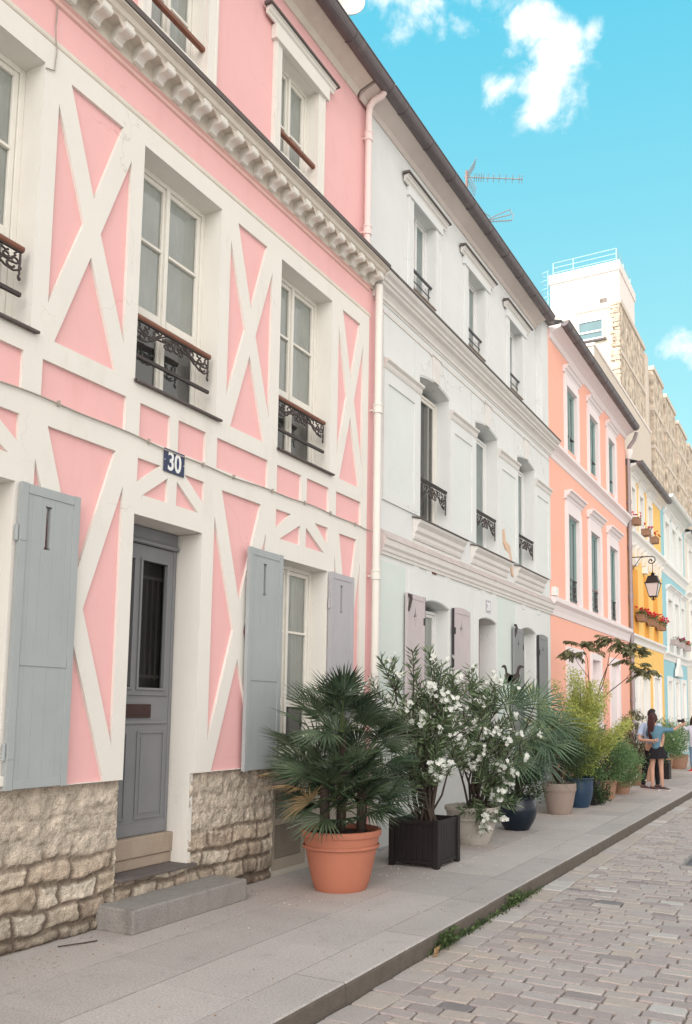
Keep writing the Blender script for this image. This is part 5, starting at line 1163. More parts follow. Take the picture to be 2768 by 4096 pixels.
def shrub(par, c, rad, n, L_, W_, mt, r, clumps=26, sc=.16, up=.3, base=None, name='foliage', fl=None, flat=1.0):
    c = Vector(c); lf = MB(); st = MB(); cl = []
    for i in range(clumps):
        while True:
            q = Vector((r.uniform(-1,1),r.uniform(-1,1),r.uniform(-1,1)))
            if .25 < q.length < 1: break
        q = q.normalized()*(q.length**.5); p = Vector((c.x+q.x*rad[0], c.y+q.y*rad[1], c.z+q.z*rad[2])); p.x = max(p.x, XF+.12); cl.append(p)
        if base: b = Vector(base); st.tube([b+Vector((r.gauss(0,.03),r.gauss(0,.03),0)), b.lerp(p,.5)+Vector((r.gauss(0,.04),r.gauss(0,.04),.06)), p], [.009,.006,.003], 5, caps=False)
    for i in range(n):
        k = cl[r.randrange(len(cl))]; p = k+Vector((r.gauss(0,sc),r.gauss(0,sc),r.gauss(0,sc*.8*flat))); p.z = max(p.z,.03)
        if p.x < XF+.03: p.x = XF+.03+r.random()*.1
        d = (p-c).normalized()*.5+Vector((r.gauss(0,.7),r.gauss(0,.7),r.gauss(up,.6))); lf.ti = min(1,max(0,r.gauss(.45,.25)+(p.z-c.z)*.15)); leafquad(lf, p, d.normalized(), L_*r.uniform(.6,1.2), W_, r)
    if st.v: st.build('stems', M['bark'], par)
    lf.build(name, M[mt], par)
    if fl:
        f = MB()
        for i in range(fl[1]):
            k = cl[r.randrange(len(cl))]; p = k+Vector((r.gauss(0,sc),r.gauss(0,sc),r.gauss(0,sc))); flower(f, p, Vector((r.gauss(.4,.6),r.gauss(-.6,.6),r.gauss(.2,.5))).normalized(), r, fl[2])
        f.build('blooms', M[fl[0]], par)

# 1 palm in the big terracotta pot
C1 = (-4.14,6.82,0)
t = thing('potted_palm', 'bushy dark fan palm in a big round terracotta pot, nearest the camera', 'potted palm', C1, 'potted plants along the pavement')
rimpot(t, C1, .245, .375, .55, M['terracotta'], rim=.055)
r = random.Random(21)
palm(t, [((-4.15,6.82,1.44),24,5,88),((-4.27,6.68,1.02),15,-5,65),((-4.0,6.96,1.14),15,-5,62),((-4.08,6.74,.92),14,-8,50),((-4.15,6.82,.80),20,-10,42),((-4.13,6.80,.72),12,-8,20)], r, R=(.34,.48), n=20, spread=78, petiole=(.16,.44), w=.0115, droop=.07)
m = MB()
for p,z in (((-4.15,6.82),1.40),((-4.26,6.70),1.02),((-4.0,6.94),1.12)): m.tube([(p[0],p[1],.48),(p[0]+.01,p[1],z*.6),(p[0],p[1],z)], [.045,.05,.04], 9)
m.build('trunk', M['bark'], t, smooth=True)
# 2 oleander in black square planter
C2 = (-4.02,8.38,0)
t = thing('potted_oleander', 'white flowering oleander in a square black wooden planter', 'potted shrub', C2, 'potted plants along the pavement')
m = MB(); a = .265; H2 = .49
for sx,sy in ((-1,-1),(1,-1),(1,1),(-1,1)): m.box(C2[0]+sx*a-.03,C2[0]+sx*a+.03,C2[1]+sy*a-.03,C2[1]+sy*a+.03,0,H2+.01)
for s in (-1,1):
    m.box(C2[0]-a+.031,C2[0]+a-.031,C2[1]+s*a-.014,C2[1]+s*a+.014,.035,.075); m.box(C2[0]-a+.031,C2[0]+a-.031,C2[1]+s*a-.014,C2[1]+s*a+.014,H2-.05,H2)
    m.box(C2[0]+s*a-.014,C2[0]+s*a+.014,C2[1]-a+.031,C2[1]+a-.031,.035,.075); m.box(C2[0]+s*a-.014,C2[0]+s*a+.014,C2[1]-a+.031,C2[1]+a-.031,H2-.05,H2)
    for i in range(7):
        q = -a+.034+i*.0665; m.box(C2[0]+q,C2[0]+q+.0625,C2[1]+s*a-.009,C2[1]+s*a+.009,.076,H2-.051); m.box(C2[0]+s*a-.009,C2[0]+s*a+.009,C2[1]+q,C2[1]+q+.0625,.076,H2-.051)
m.build('planter', M['blackbox'], t, bevel=.003)
m = MB(); m.box(C2[0]-.25,C2[0]+.25,C2[1]-.25,C2[1]+.25,.1,.44); m.build('soil', M['soil'], t)
r = random.Random(5)
tips = [(-4.45,8.12,2.22),(-4.30,8.20,1.95),(-4.12,8.25,2.30),(-4.0,8.4,2.32),(-3.85,8.45,2.15),(-3.70,8.55,1.95),(-4.25,8.6,2.05),(-3.62,8.4,1.55),(-4.5,8.3,1.6),(-3.95,8.15,1.55),(-3.7,8.65,1.25),(-4.1,8.7,1.7),(-4.35,8.0,1.35),(-3.85,8.75,2.05),(-4.4,7.95,1.0),(-4.2,8.05,.85),(-3.8,8.1,.95),(-4.45,8.6,1.3),(-4.3,8.9,1.75),(-4.0,9.0,1.5)]
oleander(t, (-4.02,8.38,.45), tips+[(-4.3,8.1,1.75),(-3.9,8.2,1.85),(-3.75,8.3,1.75),(-4.15,8.1,1.15),(-3.7,8.2,1.05),(-4.5,8.0,1.95)], r, .72, dens=1.5)
# 3 oleander in the weathered white pot
C3 = (-4.10,9.93,0)
t = thing('potted_oleander', 'drooping white oleander in a stained off-white round pot', 'potted shrub', C3, 'potted plants along the pavement')
rimpot(t, C3, .215, .355, .465, M['stonepot'], rim=.05)
r = random.Random(9)
tips = [(-4.35,9.75,2.15),(-4.1,9.9,2.20),(-3.8,10.0,1.95),(-3.62,10.05,1.65),(-3.60,9.85,1.25),(-3.66,9.80,.95),(-3.70,9.72,.62),(-3.72,9.85,.35),(-4.0,9.7,1.4),(-4.3,9.6,1.2),(-4.2,10.2,1.9),(-3.75,9.65,1.35),(-3.95,9.60,.95),(-3.58,10.1,1.35),(-3.82,9.62,.25)]
oleander(t, (-4.08,10.0,.45), tips+[(-4.4,9.5,1.8),(-4.2,9.6,1.55),(-3.9,9.7,1.75),(-3.75,9.8,2.0),(-4.0,9.6,1.1),(-3.6,9.75,.8)], r, .9, dens=1.5)
# 4 windmill palm in navy pot
C4 = (-4.02,11.38,0)
t = thing('potted_palm', 'broad leaved fan palm in a glossy dark navy pot', 'potted palm', C4, 'potted plants along the pavement')
bellypot(t, C4, .17, .285, .265, .47, M['navy'])
r = random.Random(33)
st = MB(); lf = MB(); crown = Vector((-4.0,11.4,1.12))
st.tube([(-4,11.42,.45),(-4.01,11.4,.8),crown], [.06,.06,.05], 9)
for hub, ax, nr, R in (((-4.50,11.20,1.62),(-.5,-.3,.75),(.6,-.7,.3),.56),((-4.10,11.36,1.70),(.4,.1,.9),(.5,-.8,.2),.55),((-3.80,11.48,1.62),(.8,.25,.55),(.3,-.8,.5),.56),((-3.95,11.30,1.28),(.55,-.1,-.15),(.25,-.75,.6),.52),
    ((-3.62,11.50,1.22),(.9,.2,.05),(.2,-.5,.85),.52),((-3.72,11.40,1.00),(.75,0,-.55),(.5,-.4,.8),.50),((-4.0,11.15,.98),(.1,-.7,-.6),(.2,-.8,.5),.45),((-4.28,11.5,1.85),(-.2,.2,1),(.7,-.7,0),.50),((-3.85,11.7,1.75),(.5,.5,.7),(.2,-.9,.3),.5),((-3.55,11.7,1.45),(.8,.5,.3),(.1,-.7,.7),.5)):
    hub = Vector(hub); st.tube([crown, crown.lerp(hub,.5)+Vector((0,0,.04)), hub], [.010,.008,.006], 6, caps=False); fanleaf(lf, hub, Vector(ax), Vector(nr), R*1.18, 26, 120, r, w=.0135, droop=.16)
st.build('trunk', M['bark'], t, smooth=True); lf.build('fronds', M['palmlight'], t)
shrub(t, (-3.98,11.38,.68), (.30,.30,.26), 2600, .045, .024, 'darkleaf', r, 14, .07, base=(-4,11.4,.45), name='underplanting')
# metal geese ornament on a stake in the same pot
t = thing('garden_ornament', 'dark metal silhouette of two geese on a stake above the navy pot', 'ornament', (-4.33,12.1,0))
m = MB(); yg = 12.1; gs = lambda pts: [(-4.36+u, v) for u,v in pts]
def goose(ox, sx, oz):
    P = [(0,0),(.05,-.03),(.11,-.03),(.15,.0),(.165,.04),(.15,.07),(.155,.11),(.18,.135),(.205,.13),(.215,.14),(.20,.155),(.17,.165),(.14,.155),(.125,.12),(.115,.075),(.08,.06),(.03,.045)]
    P = [(ox+sx*a*1.3, oz+b*1.35-(.03 if .02 < a < .14 and b < 0 else 0)) for a,b in P]; n = len(P)
    m.add([(x,yg-.004,z) for x,z in P]+[(x,yg+.004,z) for x,z in P], [tuple(range(n)),tuple(range(2*n-1,n-1,-1))]+[(i,n+i,n+(i+1)%n,(i+1)%n) for i in range(n)])
goose(-4.42,1,2.14); goose(-4.30,-.75,2.15)
m.build('geese', M['iron'], t); m = MB(); m.tube([(-4.36,yg,2.12),(-4.36,yg,.0)], .008, 6); m.tube([(-4.48,yg,2.11),(-4.36,yg,2.12),(-4.20,yg,2.10)], .006, 5); m.build('stake', M['iron'], t)
# 5 taupe pot with dark feathery shrub
C5 = (-4.01,13.44,0)
t = thing('potted_shrub', 'dark feathery shrub in a tapering taupe pot with a wide rim', 'potted shrub', C5, 'potted plants along the pavement')
rimpot(t, C5, .185, .275, .50, M['taupe'], rim=.12, band=False)
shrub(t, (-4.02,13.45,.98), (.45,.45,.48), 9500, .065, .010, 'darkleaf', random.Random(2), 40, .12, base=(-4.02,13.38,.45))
# 6 blue pot with yellow-green shrub
C6 = (-4.00,14.58,0)
t = thing('potted_shrub', 'tall yellow-green shrub with tiny leaves in a glazed blue pot', 'potted shrub', C6, 'potted plants along the pavement')
bellypot(t, C6, .17, .25, .27, .52, M['blueglaze'])
r = random.Random(6); st = MB(); lf = MB()
for i in range(44):
    az = r.random()*6.28; b = Vector((C6[0],C6[1],.45)); sp = r.uniform(.12,1.0); tp = Vector((C6[0]+.03+cos(az)*sp, C6[1]+sin(az)*sp, r.uniform(1.35,2.50)-sp*.38)); tp.x = max(tp.x, XF+.15)
    path = [b.lerp(tp,q)+Vector((0,0,.12*sin(q*pi))) for q in (0,.25,.5,.75,1)]; st.tube(path, [.009,.008,.006,.004,.002], 5, caps=False)
    for k in range(620):
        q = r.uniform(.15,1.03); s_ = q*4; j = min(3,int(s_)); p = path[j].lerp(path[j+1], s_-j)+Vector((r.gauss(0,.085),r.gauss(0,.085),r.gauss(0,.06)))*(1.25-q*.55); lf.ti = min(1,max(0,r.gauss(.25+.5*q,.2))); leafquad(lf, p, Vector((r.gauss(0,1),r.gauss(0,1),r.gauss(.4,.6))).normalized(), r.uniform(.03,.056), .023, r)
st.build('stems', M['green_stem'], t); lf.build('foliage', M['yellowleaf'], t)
# tree-like pinnate shrub
t = thing('potted_sumac', 'lanky shrub with feathered leaves reaching above the other pots on thin bare branches', 'potted shrub', (-3.98,15.12,0), 'potted plants along the pavement')
m = MB(); m.box(-4.17,-3.79,14.93,15.31,0,.42); m.build('planter', M['blackbox'], t, bevel=.006); m = MB(); m.box(-4.15,-3.81,14.95,15.29,.40,.425); m.build('soil', M['soil'], t)
r = random.Random(14); st = MB(); lf = MB()
def pinnate(o_, d, L_, r, k=8):
    d = d.normalized(); s = d.cross(Vector((0,0,1))).normalized(); pts = [o_+d*L_*q-Vector((0,0,.30*L_*q*q)) for q in [i/6 for i in range(7)]]; st.tube(pts, .0035, 4, caps=False)
    for i in range(1,k+1):
        q = .15+.85*i/k; j = min(5,int(q*6)); p = pts[j].lerp(pts[j+1], q*6-j); tg = (pts[j+1]-pts[j]).normalized()
        for sg in (-1,1): lf.ti = r.random(); leafquad(lf, p, (s*sg*.7+tg*.6-Vector((0,0,.75))+Vector((0,0,r.gauss(0,.2)))).normalized(), r.uniform(.11,.16)*(1.1-.4*q), .046, r, .2)
B0 = Vector((-3.95,15.12,.42)); hub = Vector((-3.90,15.35,1.85)); st.tube([B0, B0.lerp(hub,.5)+Vector((.03,0,0)), hub], [.016,.014,.011], 7)
for tgt, nl in (((-4.15,15.45,2.92),9),((-4.32,15.42,2.78),6),((-3.60,15.6,3.02),10),((-3.38,15.66,2.92),9),((-3.12,15.74,2.72),7),((-2.98,15.8,2.36),9),((-3.12,15.76,2.50),4)):
    tgt = Vector(tgt); nd = Vector((-4.03,15.48,2.30) if tgt.x < -3.9 else ((-3.70,15.6,2.52) if tgt.z > 2.55 else (-3.38,15.70,2.28))); md = nd.lerp(tgt,.5)+Vector((r.gauss(0,.04),0,.04)); st.tube([hub+Vector((r.gauss(0,.03),0,-.1)), hub.lerp(nd,.5)+Vector((r.gauss(0,.02),0,-.02)), nd, md, tgt], [.010,.009,.007,.005,.003], 6, caps=False)
    for i in range(nl+1): o_ = md.lerp(tgt, r.uniform(.6,1)); az = r.random()*6.28; pinnate(o_+Vector((0,0,r.uniform(-.04,.10))), Vector((cos(az),sin(az)*.8,r.uniform(-.25,.75))), r.uniform(.22,.40), r)
st.build('branches', M['bark'], t, smooth=True); lf.build('foliage', M['brownleaf'] if 0 else M['sumac'] if 'sumac' in M else M['darkleaf'], t)
# ivy on the black planter
shrub(t, (-3.9,15.08,.22), (.24,.26,.24), 1500, .04, .03, 'darkleaf', r, 16, .06, name='ivy')
# low pots
def lowpot(kind, c, rb, rt_, h, mt, label, crad, n, leaf, seed, L_=.04, W_=.022, zc=None, fl=None, cl=20, sc=.10, rim=.05, trail=False):
    t = thing(kind, label, 'potted shrub', c, 'potted plants along the pavement'); rimpot(t, c, rb, rt_, h, mt, rim=rim, band=False, n=30)
    shrub(t, (c[0]+.05,c[1],zc or h+crad[2]*.7), crad, n, L_, W_, leaf, random.Random(seed), cl, sc, base=(c[0],c[1],h-.05), fl=fl); return t
lowpot('potted_shrub', (-3.98,15.72,0), .15,.20,.34, M['clay'], 'bright green mound of foliage in a small ivy covered clay pot behind the black planter', (.50,.42,.46), 7500, 'greenleaf', 41, zc=.80)
lowpot('potted_shrub', (-3.93,16.30,0), .15,.21,.36, M['clay'], 'green bush with a few white flowers in a plain brown clay pot', (.46,.42,.42), 6500, 'greenleaf', 42, zc=.78, fl=('petal',50,.02))
lowpot('potted_shrub', (-3.90,17.45,0), .15,.22,.32, M['clay'], 'low bluish green cushion plant in a clay pot with a stained foot', (.44,.44,.34), 5200, 'greenleaf', 43, zc=.58, fl=('petal',26,.018))
lowpot('potted_rose', (-4.12,19.70,0), .22,.31,.36, M['clay'], 'thin reddish climbing rose in a wide brown pot left of the couple', (.34,.34,.62), 2600, 'brownleaf', 44, zc=1.10, cl=40, sc=.05, rim=.06, fl=('petal',30,.018))
lowpot('potted_shrub', (-4.15,20.95,0), .20,.26,.40, M['clay'], 'olive shrub in a clay pot half hidden behind the couple', (.40,.42,.44), 3800, 'brownleaf', 45, zc=.85)
t = thing('potted_shrub', 'green shrub in a narrow dark box just right of the couple', 'potted shrub', (-3.82,21.9,0), 'potted plants along the pavement')
m = MB(); m.box(-3.98,-3.66,21.74,22.06,0,.46); m.build('planter', M['blackbox'], t, bevel=.006); shrub(t, (-3.82,22.0,.78), (.34,.44,.40), 4600, .05, .028, 'greenleaf', random.Random(46), 22, .10, base=(-3.82,21.9,.4), fl=('petal',14,.03))
lowpot('potted_shrub', (-4.12,23.6,0), .18,.27,.44, M['clay'], 'bushy fresh green shrub in a pinkish clay pot behind the narrow dark box', (.50,.6,.50), 6500, 'greenleaf', 47, zc=.98)
lowpot('potted_shrub', (-4.10,26.1,0), .20,.29,.42, M['clay'], 'green shrub in a pale clay pot farthest along the pavement', (.45,.5,.42), 3400, 'greenleaf', 48, zc=.98)
# ================================================================== people
SK = mat('skin', (0.50,0.29,0.21), .55, .04, 10); SHIRT = mat('blue_denim_shirt', (0.10,0.20,0.27), .85, .10, 14, .3, 60); SKIRT = mat('black_skirt', (0.012,0.010,0.014), .85, .1, 10)
HAIR = mat('auburn_hair', (0.050,0.017,0.017), .45, .25, 30); HAIR2 = mat('dark_hair', (0.02,0.012,0.012), .45, .2, 30); TEE = mat('pale_blue_tee', (0.42,0.50,0.64), .85, .06, 12); TROU = mat('black_trousers', (0.012,0.010,0.012), .8, .1, 10)
SHOEW = mat('white_sole', (0.60,0.55,0.53), .6, .05, 10); SHOED = mat('dark_shoe', (0.10,0.06,0.065), .6, .1, 10); REDSH = mat('red_shoe', (0.45,0.02,0.035), .6, .1, 10); LAV = mat('pale_lavender_shirt', (0.55,0.56,0.66), .85, .08, 8, .2, 40); JEAN = mat('blue_jeans', (0.16,0.24,0.34), .85, .1, 12)
CAMB = mat('camera_body', (0.03,0.022,0.022), .4, .1, 10)
def skin(name, verts, edges, mt, par, root=0, sub=2):
    """grow one continuous surface round a skeleton of joints; verts = [(x,y,z,rx,ry)]"""
    o0 = Vector(WLOC[par.name]); me = bpy.data.meshes.new(name)
    me.from_pydata([tuple(Vector(v[:3])-o0) for v in verts], edges, []); o = bpy.data.objects.new(name, me); COL.objects.link(o)
    o.modifiers.new('skin', 'SKIN'); s = o.modifiers.new('sub', 'SUBSURF'); s.levels = sub; s.render_levels = sub
    for i, v in enumerate(verts):
        d = me.skin_vertices[0].data[i]; d.radius = (v[3], v[4] if len(v) > 4 else v[3]); d.use_root = (i == root)
    bpy.context.view_layer.update(); dg = bpy.context.evaluated_depsgraph_get(); nm = bpy.data.meshes.new_from_object(o.evaluated_get(dg)); bpy.data.objects.remove(o)
    nm.materials.clear(); nm.materials.append(mt); nm.polygons.foreach_set('use_smooth', [True]*len(nm.polygons))
    o = bpy.data.objects.new(name, nm); COL.objects.link(o); o.parent = par; WLOC[o.name] = tuple(o0); return o
def chain(V, E, pts, start=None):
    idx = start
    for p in pts:
        V.append(p)
        if idx is not None: E.append((idx, len(V)-1))
        idx = len(V)-1
    return idx
def hand(V, E, w, wrist, fdir, nrm, curl=.3, sc=1.0, thumb=1):
    """palm, four unequal bent fingers and a side thumb, growing from the wrist vertex index w"""
    f = Vector(fdir).normalized(); n = Vector(nrm).normalized(); s = f.cross(n).normalized(); p0 = Vector(wrist)
    pm = p0+f*.045*sc; a = chain(V, E, [(*pm,.026*sc,.018*sc)], w); kn = p0+f*.078*sc; b = chain(V, E, [(*kn,.030*sc,.014*sc)], a)
    for i,(off,ln) in enumerate(((-.030,.062),(-.011,.074),(.010,.070),(.029,.054))):
        q0 = kn+s*off*sc+f*.012*sc; q1 = q0+(f-n*curl*.5).normalized()*ln*.5*sc; q2 = q1+(f-n*curl*1.6).normalized()*ln*.5*sc
        chain(V, E, [(*q0,.0088*sc),(*q1,.0080*sc),(*q2,.0065*sc)], b)
    t0 = p0+f*.03*sc-s*thumb*.030*sc; t1 = t0+(f*.7-s*thumb*.7)*.035*sc; t2 = t1+(f*.9-s*thumb*.3)*.028*sc
    chain(V, E, [(*t0,.012*sc),(*t1,.010*sc),(*t2,.008*sc)], a)
def shoe(par, p, d, up, low, L_=.25):
    m = MB(); d = Vector((d[0],d[1],0)).normalized(); s = Vector((-d.y,d.x,0)); p = Vector((p[0],p[1],0))
    def ring(t, w, z0, z1, n=10): c = p+d*(t*L_-.07); return [c+s*w*cos(2*pi*k/n)+Vector((0,0,z0+(z1-z0)*(.5+.5*sin(2*pi*k/n)))) for k in range(n)]
    R = [ring(0,.022,.012,.055),ring(.06,.034,.012,.085),ring(.25,.036,.012,.10),ring(.45,.040,.012,.080),(ring(.7,.046,.012,.058)),ring(.9,.040,.012,.048),ring(1,.02,.014,.035)]
    m.add([v for r_ in R for v in r_], [(i*10+j,i*10+(j+1)%10,(i+1)*10+(j+1)%10,(i+1)*10+j) for i in range(6) for j in range(10)]+[tuple(range(9,-1,-1)),tuple(60+j for j in range(10))])
    o = m.build('shoe', up, par, smooth=True)
    m = MB(); pts = [(0,.024),(.06,.038),(.3,.040),(.7,.050),(.92,.044),(1.02,.02)]
    l = [p+d*(t*L_-.07)+s*w for t,w in pts]+[p+d*(t*L_-.07)-s*w for t,w in pts][::-1]; n = len(l)
    m.add([(v.x,v.y,.002) for v in l]+[(v.x,v.y,.022) for v in l], [tuple(range(n-1,-1,-1)),tuple(range(n,2*n))]+[(i,(i+1)%n,n+(i+1)%n,n+i) for i in range(n)]); m.build('sole', low, o)
def head_parts(par, c, face, hairm, r=.098, style='long', tipz=None, side=0):
    """ears, nose, eyes and mouth as separate small pieces are part of the head; hair shell added here"""
    c = Vector(c); f = Vector(face).normalized(); s = Vector((-f.y,f.x,0)).normalized(); m = MB()
    n, k = 18, 12
    for i in range(k+1):
        pass
    vs = []; fs = []
    for i in range(k+1):
        th = pi*i/k*.78
        for j in range(n):
            a = 2*pi*j/n; d = f*cos(a)*sin(th)+s*sin(a)*sin(th)+Vector((0,0,cos(th)))
            fr = d.dot(f); rr = r*1.13*(1+.02*sin(j*5+i))
            if fr > .35 and d.z < .55: rr = r*.80
            vs.append(c+Vector((d.x*rr*.92,d.y*rr*1.0,d.z*rr*1.12)))
    fs = [(i*n+j,i*n+(j+1)%n,(i+1)*n+(j+1)%n,(i+1)*n+j) for i in range(k) for j in range(n)]
    m.add(vs, fs)
    if style == 'long':
        back = c-f*.055; P = [back+Vector((0,0,.02)), back-f*.03+Vector((0,0,-.10))+s*side*.3, back-f*.035+Vector((0,0,-.22))+s*side*.6, back-f*.03+Vector((0,0,-.34))+s*side, back-f*.02+Vector((0,0,tipz))+s*side*1.2]
        for q in range(7): o_ = s*(q-3)*.020; m.tube([p+o_*(1-.09*i) for i,p in enumerate(P)], [.036,.034,.031,.024,.006], 8)
    return m.build('hair', hairm, par, smooth=True)
def face_bits(V, E, hc, nk, f):
    f = Vector(f).normalized(); hc = Vector(hc)
    jaw = chain(V, E, [(*(hc+f*.022-Vector((0,0,.075))),.050,.052)], nk); cen = chain(V, E, [(*(hc+f*.008),.080,.082)], jaw); chain(V, E, [(*(hc-f*.006+Vector((0,0,.055))),.070,.075)], cen)
    chain(V, E, [(*(hc+f*.095-Vector((0,0,.012))),.012)], cen)
def face_details(par, hc, f):
    f = Vector(f).normalized(); s = Vector((-f.y,f.x,0)); hc = Vector(hc); m = MB()
    for q in (-1,1): m.sphere(hc+f*.078+s*q*.030+Vector((0,0,.008)), .010, 8, 6)
    m.build('eye', CAMB, par, smooth=True); m = MB(); c = hc+f*.085-Vector((0,0,.045)); m.tube([c-s*.022,c+f*.003,c+s*.022], .005, 6); m.build('mouth', mat('lips',(0.35,0.10,0.09),.5,.02,5), par, smooth=True)
    m = MB()
    for q in (-1,1): m.sphere(hc+s*q*.080-Vector((0,0,.005)), .022, 8, 6, (.5,.8,1.2))
    m.build('ear', SK, par, smooth=True)
# --- woman in denim shirt, seen from behind, arm stretched to the right
WX, WY = -3.38, 18.6
t = thing('person', 'person seen from behind in a blue denim shirt and short black skirt', 'person', (WX,WY,0))
V = []; E = []
pel = chain(V, E, [(WX,WY,.90,.115,.085)]); ch1 = chain(V, E, [(WX,WY,1.05,.095,.075),(WX+.01,WY,1.22,.115,.075)], pel); nk = chain(V, E, [(WX-.03,WY+.01,1.37,.045,.045),(WX-.045,WY+.02,1.42,.042,.042)], ch1)
face_bits(V, E, (WX-.06,WY+.03,1.525), nk, (.35,.94,0))
sr = chain(V, E, [(WX+.135,WY,1.30,.042),(WX+.32,WY+.05,1.285,.034),(WX+.36,WY+.07,1.30,.032),(WX+.48,WY+.12,1.385,.024)], ch1); hand(V, E, sr, (WX+.48,WY+.12,1.385), (.8,.3,.5), (-.3,-.3,.9), .35)
s2 = chain(V, E, [(WX-.15,WY,1.30,.042),(WX-.20,WY+.16,1.15,.034),(WX-.10,WY+.33,1.12,.024)], ch1); hand(V, E, s2, (WX-.10,WY+.33,1.12), (.8,.5,0), (0,-1,.2), .4)
for q,kx,ky,fx,fy in ((-1,WX-.10,WY-.01,WX-.095,WY-.03),(1,WX+.085,WY+.01,WX+.10,WY+.02)):
    chain(V, E, [(WX+q*.075,WY,.80,.085,.082),(kx,ky,.47,.050),(kx+.005,ky-.018,.34,.050),(fx,fy,.10,.030),(fx,fy+.01,.05,.032)], pel)
body = skin('body', V, E, SK, t); 
V = []; E = []
p_ = chain(V, E, [(WX-.015,WY,.84,.165,.115)]); c_ = chain(V, E, [(WX,WY,.98,.135,.100),(WX+.01,WY,1.14,.140,.098),(WX+.005,WY,1.28,.145,.088)], p_); chain(V, E, [(WX-.03,WY,1.365,.065,.060)], c_)
chain(V, E, [(WX+.155,WY+.005,1.295,.060),(WX+.26,WY+.03,1.285,.054),(WX+.36,WY+.06,1.30,.050)], c_); chain(V, E, [(WX-.165,WY+.01,1.28,.058),(WX-.205,WY+.12,1.18,.050),(WX-.20,WY+.18,1.14,.046)], c_)
skin('shirt', V, E, SHIRT, t)
m = MB(); n = 64; rings = []
for i,(z,rx,ry) in enumerate(((.93,.125,.10),(.86,.155,.125),(.78,.19,.15),(.675,.225,.18))):
    rings.append([(WX+.01+rx*cos(2*pi*j/n)*(1+.045*(i/3)*sin(j*8*2*pi/n)), WY+ry*sin(2*pi*j/n)*(1+.045*(i/3)*sin(j*8*2*pi/n)), z+.012*(i==3)*cos(2*pi*j/n)) for j in range(n)])
m.add([v for r_ in rings for v in r_], [(i*n+j,i*n+(j+1)%n,(i+1)*n+(j+1)%n,(i+1)*n+j) for i in range(3) for j in range(n)]); m.build('skirt', SKIRT, t, smooth=True)
head_parts(t, (WX-.065,WY+.02,1.535), (.35,.94,0), HAIR, .094, 'long', -.46, side=.01); face_details(t, (WX-.06,WY+.03,1.525), (.35,.94,0))
shoe(t, (WX-.095,WY-.02), (.75,-.35), SHOED, SHOEW); shoe(t, (WX+.10,WY+.03), (.75,-.25), SHOED, SHOEW)
# --- man beyond her, arm round her back
MX, MY = -3.56, 18.98
t = thing('person', 'dark haired person in black trousers and pale blue tee hugging the one in denim', 'person', (MX,MY,0))
V = []; E = []
pel = chain(V, E, [(MX,MY,.93,.115,.09)]); ch1 = chain(V, E, [(MX,MY,1.10,.11,.085),(MX,MY,1.28,.13,.085)], pel); nk = chain(V, E, [(MX+.01,MY,1.44,.052,.052),(MX+.02,MY,1.49,.05,.05)], ch1)
face_bits(V, E, (MX+.03,MY,1.60), nk, (.9,.4,0))
sl_ = chain(V, E, [(MX-.17,MY-.03,1.37,.048),(MX-.20,MY-.22,1.20,.040),(MX-.17,MY-.44,1.07,.037),(MX-.03,MY-.53,1.06,.034),(MX+.10,MY-.55,1.065,.026)], ch1); hand(V, E, sl_, (MX+.10,MY-.55,1.065), (1,.03,.05), (0,-1,0), .15, thumb=-1)
sr_ = chain(V, E, [(MX+.17,MY+.02,1.37,.048),(MX+.24,MY+.10,1.12,.038),(MX+.22,MY+.02,.92,.026)], ch1); hand(V, E, sr_, (MX+.22,MY+.02,.92), (0,0,-1), (1,0,0), .3)
for kx,ky,fx,fy in ((MX-.12,MY-.10,MX-.15,MY-.22),(MX+.10,MY,MX+.12,MY-.02)): chain(V, E, [((MX+kx)/2,MY,.82,.09),(kx,ky,.48,.055),(fx,fy,.09,.036),(fx,fy,.05,.036)], pel)
skin('body', V, E, SK, t)
V = []; E = []; p_ = chain(V, E, [(MX,MY,.93,.15,.12)]); c_ = chain(V, E, [(MX,MY,1.1,.155,.115),(MX,MY,1.28,.165,.11)], p_); chain(V, E, [(MX,MY,1.42,.07,.07)], c_)
chain(V, E, [(MX-.175,MY-.03,1.37,.068),(MX-.20,MY-.17,1.24,.064),(MX-.185,MY-.30,1.14,.060)], c_); chain(V, E, [(MX+.18,MY+.02,1.36,.066),(MX+.23,MY+.08,1.2,.06)], c_); skin('tee', V, E, TEE, t)
V = []; E = []; p_ = chain(V, E, [(MX,MY,.92,.13,.11)])
for kx,ky,fx,fy in ((MX-.12,MY-.10,MX-.15,MY-.22),(MX+.10,MY,MX+.12,MY-.02)): chain(V, E, [((MX+kx)/2,MY,.80,.098),(kx,ky,.48,.072),(fx,fy,.14,.052),(fx,fy,.07,.052)], p_)
skin('trousers', V, E, TROU, t)
head_parts(t, (MX+.03,MY,1.62), (.9,.4,0), HAIR2, .100, 'short'); face_details(t, (MX+.03,MY,1.60), (.9,.4,0))
shoe(t, (MX-.15,MY-.22), (.8,-.5), SHOED, SHOEW, .28); shoe(t, (MX+.12,MY-.02), (.9,-.3), SHOED, SHOEW, .28)
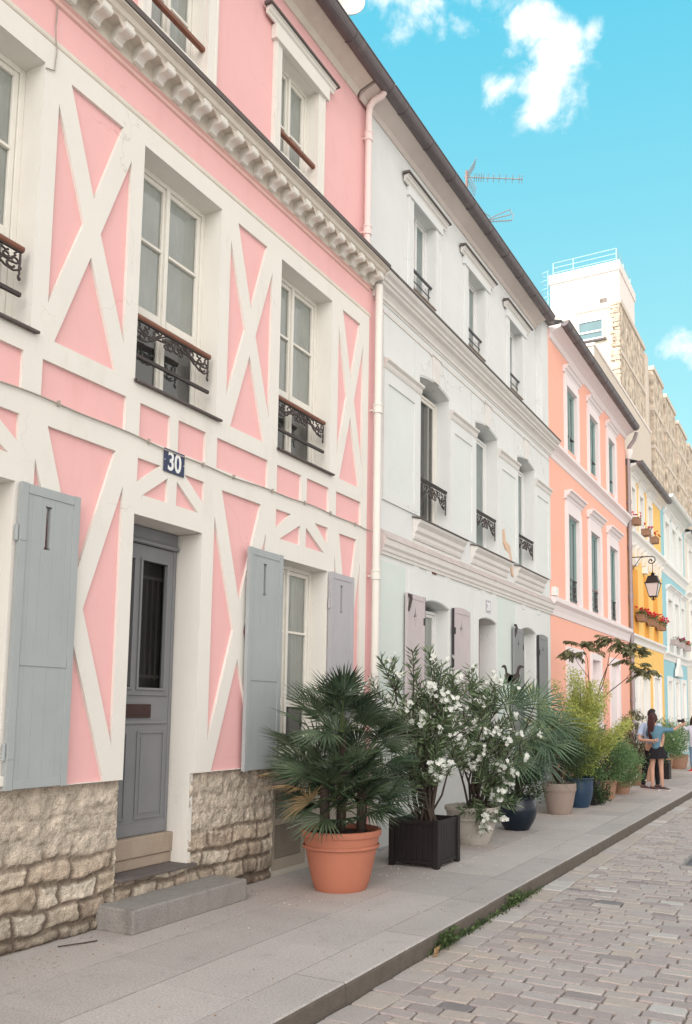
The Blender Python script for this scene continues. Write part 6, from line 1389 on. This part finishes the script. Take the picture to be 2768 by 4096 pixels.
# --- photographer at the right edge
QX, QY = -3.47, 24.9
t = thing('person', 'person at the right edge in a long pale shirt and red shoes', 'person', (QX,QY,0))
V = []; E = []
pel = chain(V, E, [(QX,QY,.86,.115,.09)]); ch1 = chain(V, E, [(QX,QY,1.02,.10,.08),(QX,QY,1.18,.12,.08)], pel); nk = chain(V, E, [(QX+.02,QY,1.32,.045),(QX+.03,QY,1.36,.042)], ch1); face_bits(V, E, (QX+.04,QY-.01,1.47), nk, (.75,-.6,0))
s3 = chain(V, E, [(QX-.14,QY,1.26,.042),(QX-.22,QY-.02,1.16,.036),(QX-.29,QY-.05,1.33,.028)], ch1); hand(V, E, s3, (QX-.29,QY-.05,1.33), (-.1,-.1,1), (1,-.2,0), .9)
s4 = chain(V, E, [(QX+.15,QY,1.25,.042),(QX+.19,QY+.02,1.0,.034),(QX+.2,QY-.05,.80,.024)], ch1); hand(V, E, s4, (QX+.2,QY-.05,.80), (0,0,-1), (1,0,0), .3)
for q in (-1,1): chain(V, E, [(QX+q*.075,QY,.78,.085),(QX+q*.085,QY,.46,.052),(QX+q*.09,QY+.01,.08,.032)], pel)
skin('body', V, E, SK, t)
V = []; E = []; p_ = chain(V, E, [(QX,QY,.56,.17,.13)]); c_ = chain(V, E, [(QX,QY,.80,.155,.125),(QX,QY,1.02,.14,.11),(QX,QY,1.22,.145,.10)], p_); chain(V, E, [(QX+.02,QY,1.31,.07)], c_); chain(V, E, [(QX-.15,QY,1.25,.058),(QX-.22,QY-.02,1.17,.052),(QX-.28,QY-.04,1.29,.042)], c_); chain(V, E, [(QX+.16,QY,1.24,.056),(QX+.19,QY+.01,1.02,.05),(QX+.2,QY-.03,.86,.042)], c_); skin('long_shirt', V, E, LAV, t)
V = []; E = []; p_ = chain(V, E, [(QX,QY,.80,.13,.11)])
for q in (-1,1): chain(V, E, [(QX+q*.08,QY,.66,.088),(QX+q*.085,QY,.46,.064),(QX+q*.09,QY,.12,.046)], p_)
skin('jeans', V, E, JEAN, t)
head_parts(t, (QX+.02,QY,1.485), (.75,-.6,0), HAIR2, .10, 'long', -.22, side=-.03); face_details(t, (QX+.04,QY-.01,1.47), (.75,-.6,0))
shoe(t, (QX-.09,QY), (-.3,-.9), REDSH, SHOEW, .24); shoe(t, (QX+.09,QY), (.1,-.9), REDSH, SHOEW, .24)
t = thing('camera', 'black camera with a long lens held up in the raised hand at the right edge', 'camera', (QX-.32,QY-.07,1.42))
m = MB(); cx_, cy_, cz_ = QX-.30, QY-.08, 1.43; m.box(cx_-.02,cx_+.05,cy_-.06,cy_+.06,cz_-.045,cz_+.045); m.box(cx_-.01,cx_+.03,cy_-.022,cy_+.022,cz_+.045,cz_+.07); m.build('camera_body', CAMB, t, bevel=.008)
m = MB(); m.tube([(cx_-.02,cy_,cz_),(cx_-.07,cy_,cz_),(cx_-.071,cy_,cz_),(cx_-.14,cy_,cz_)], [.034,.034,.040,.040], 16); m.build('lens', CAMB, t, smooth=True, auto=40)
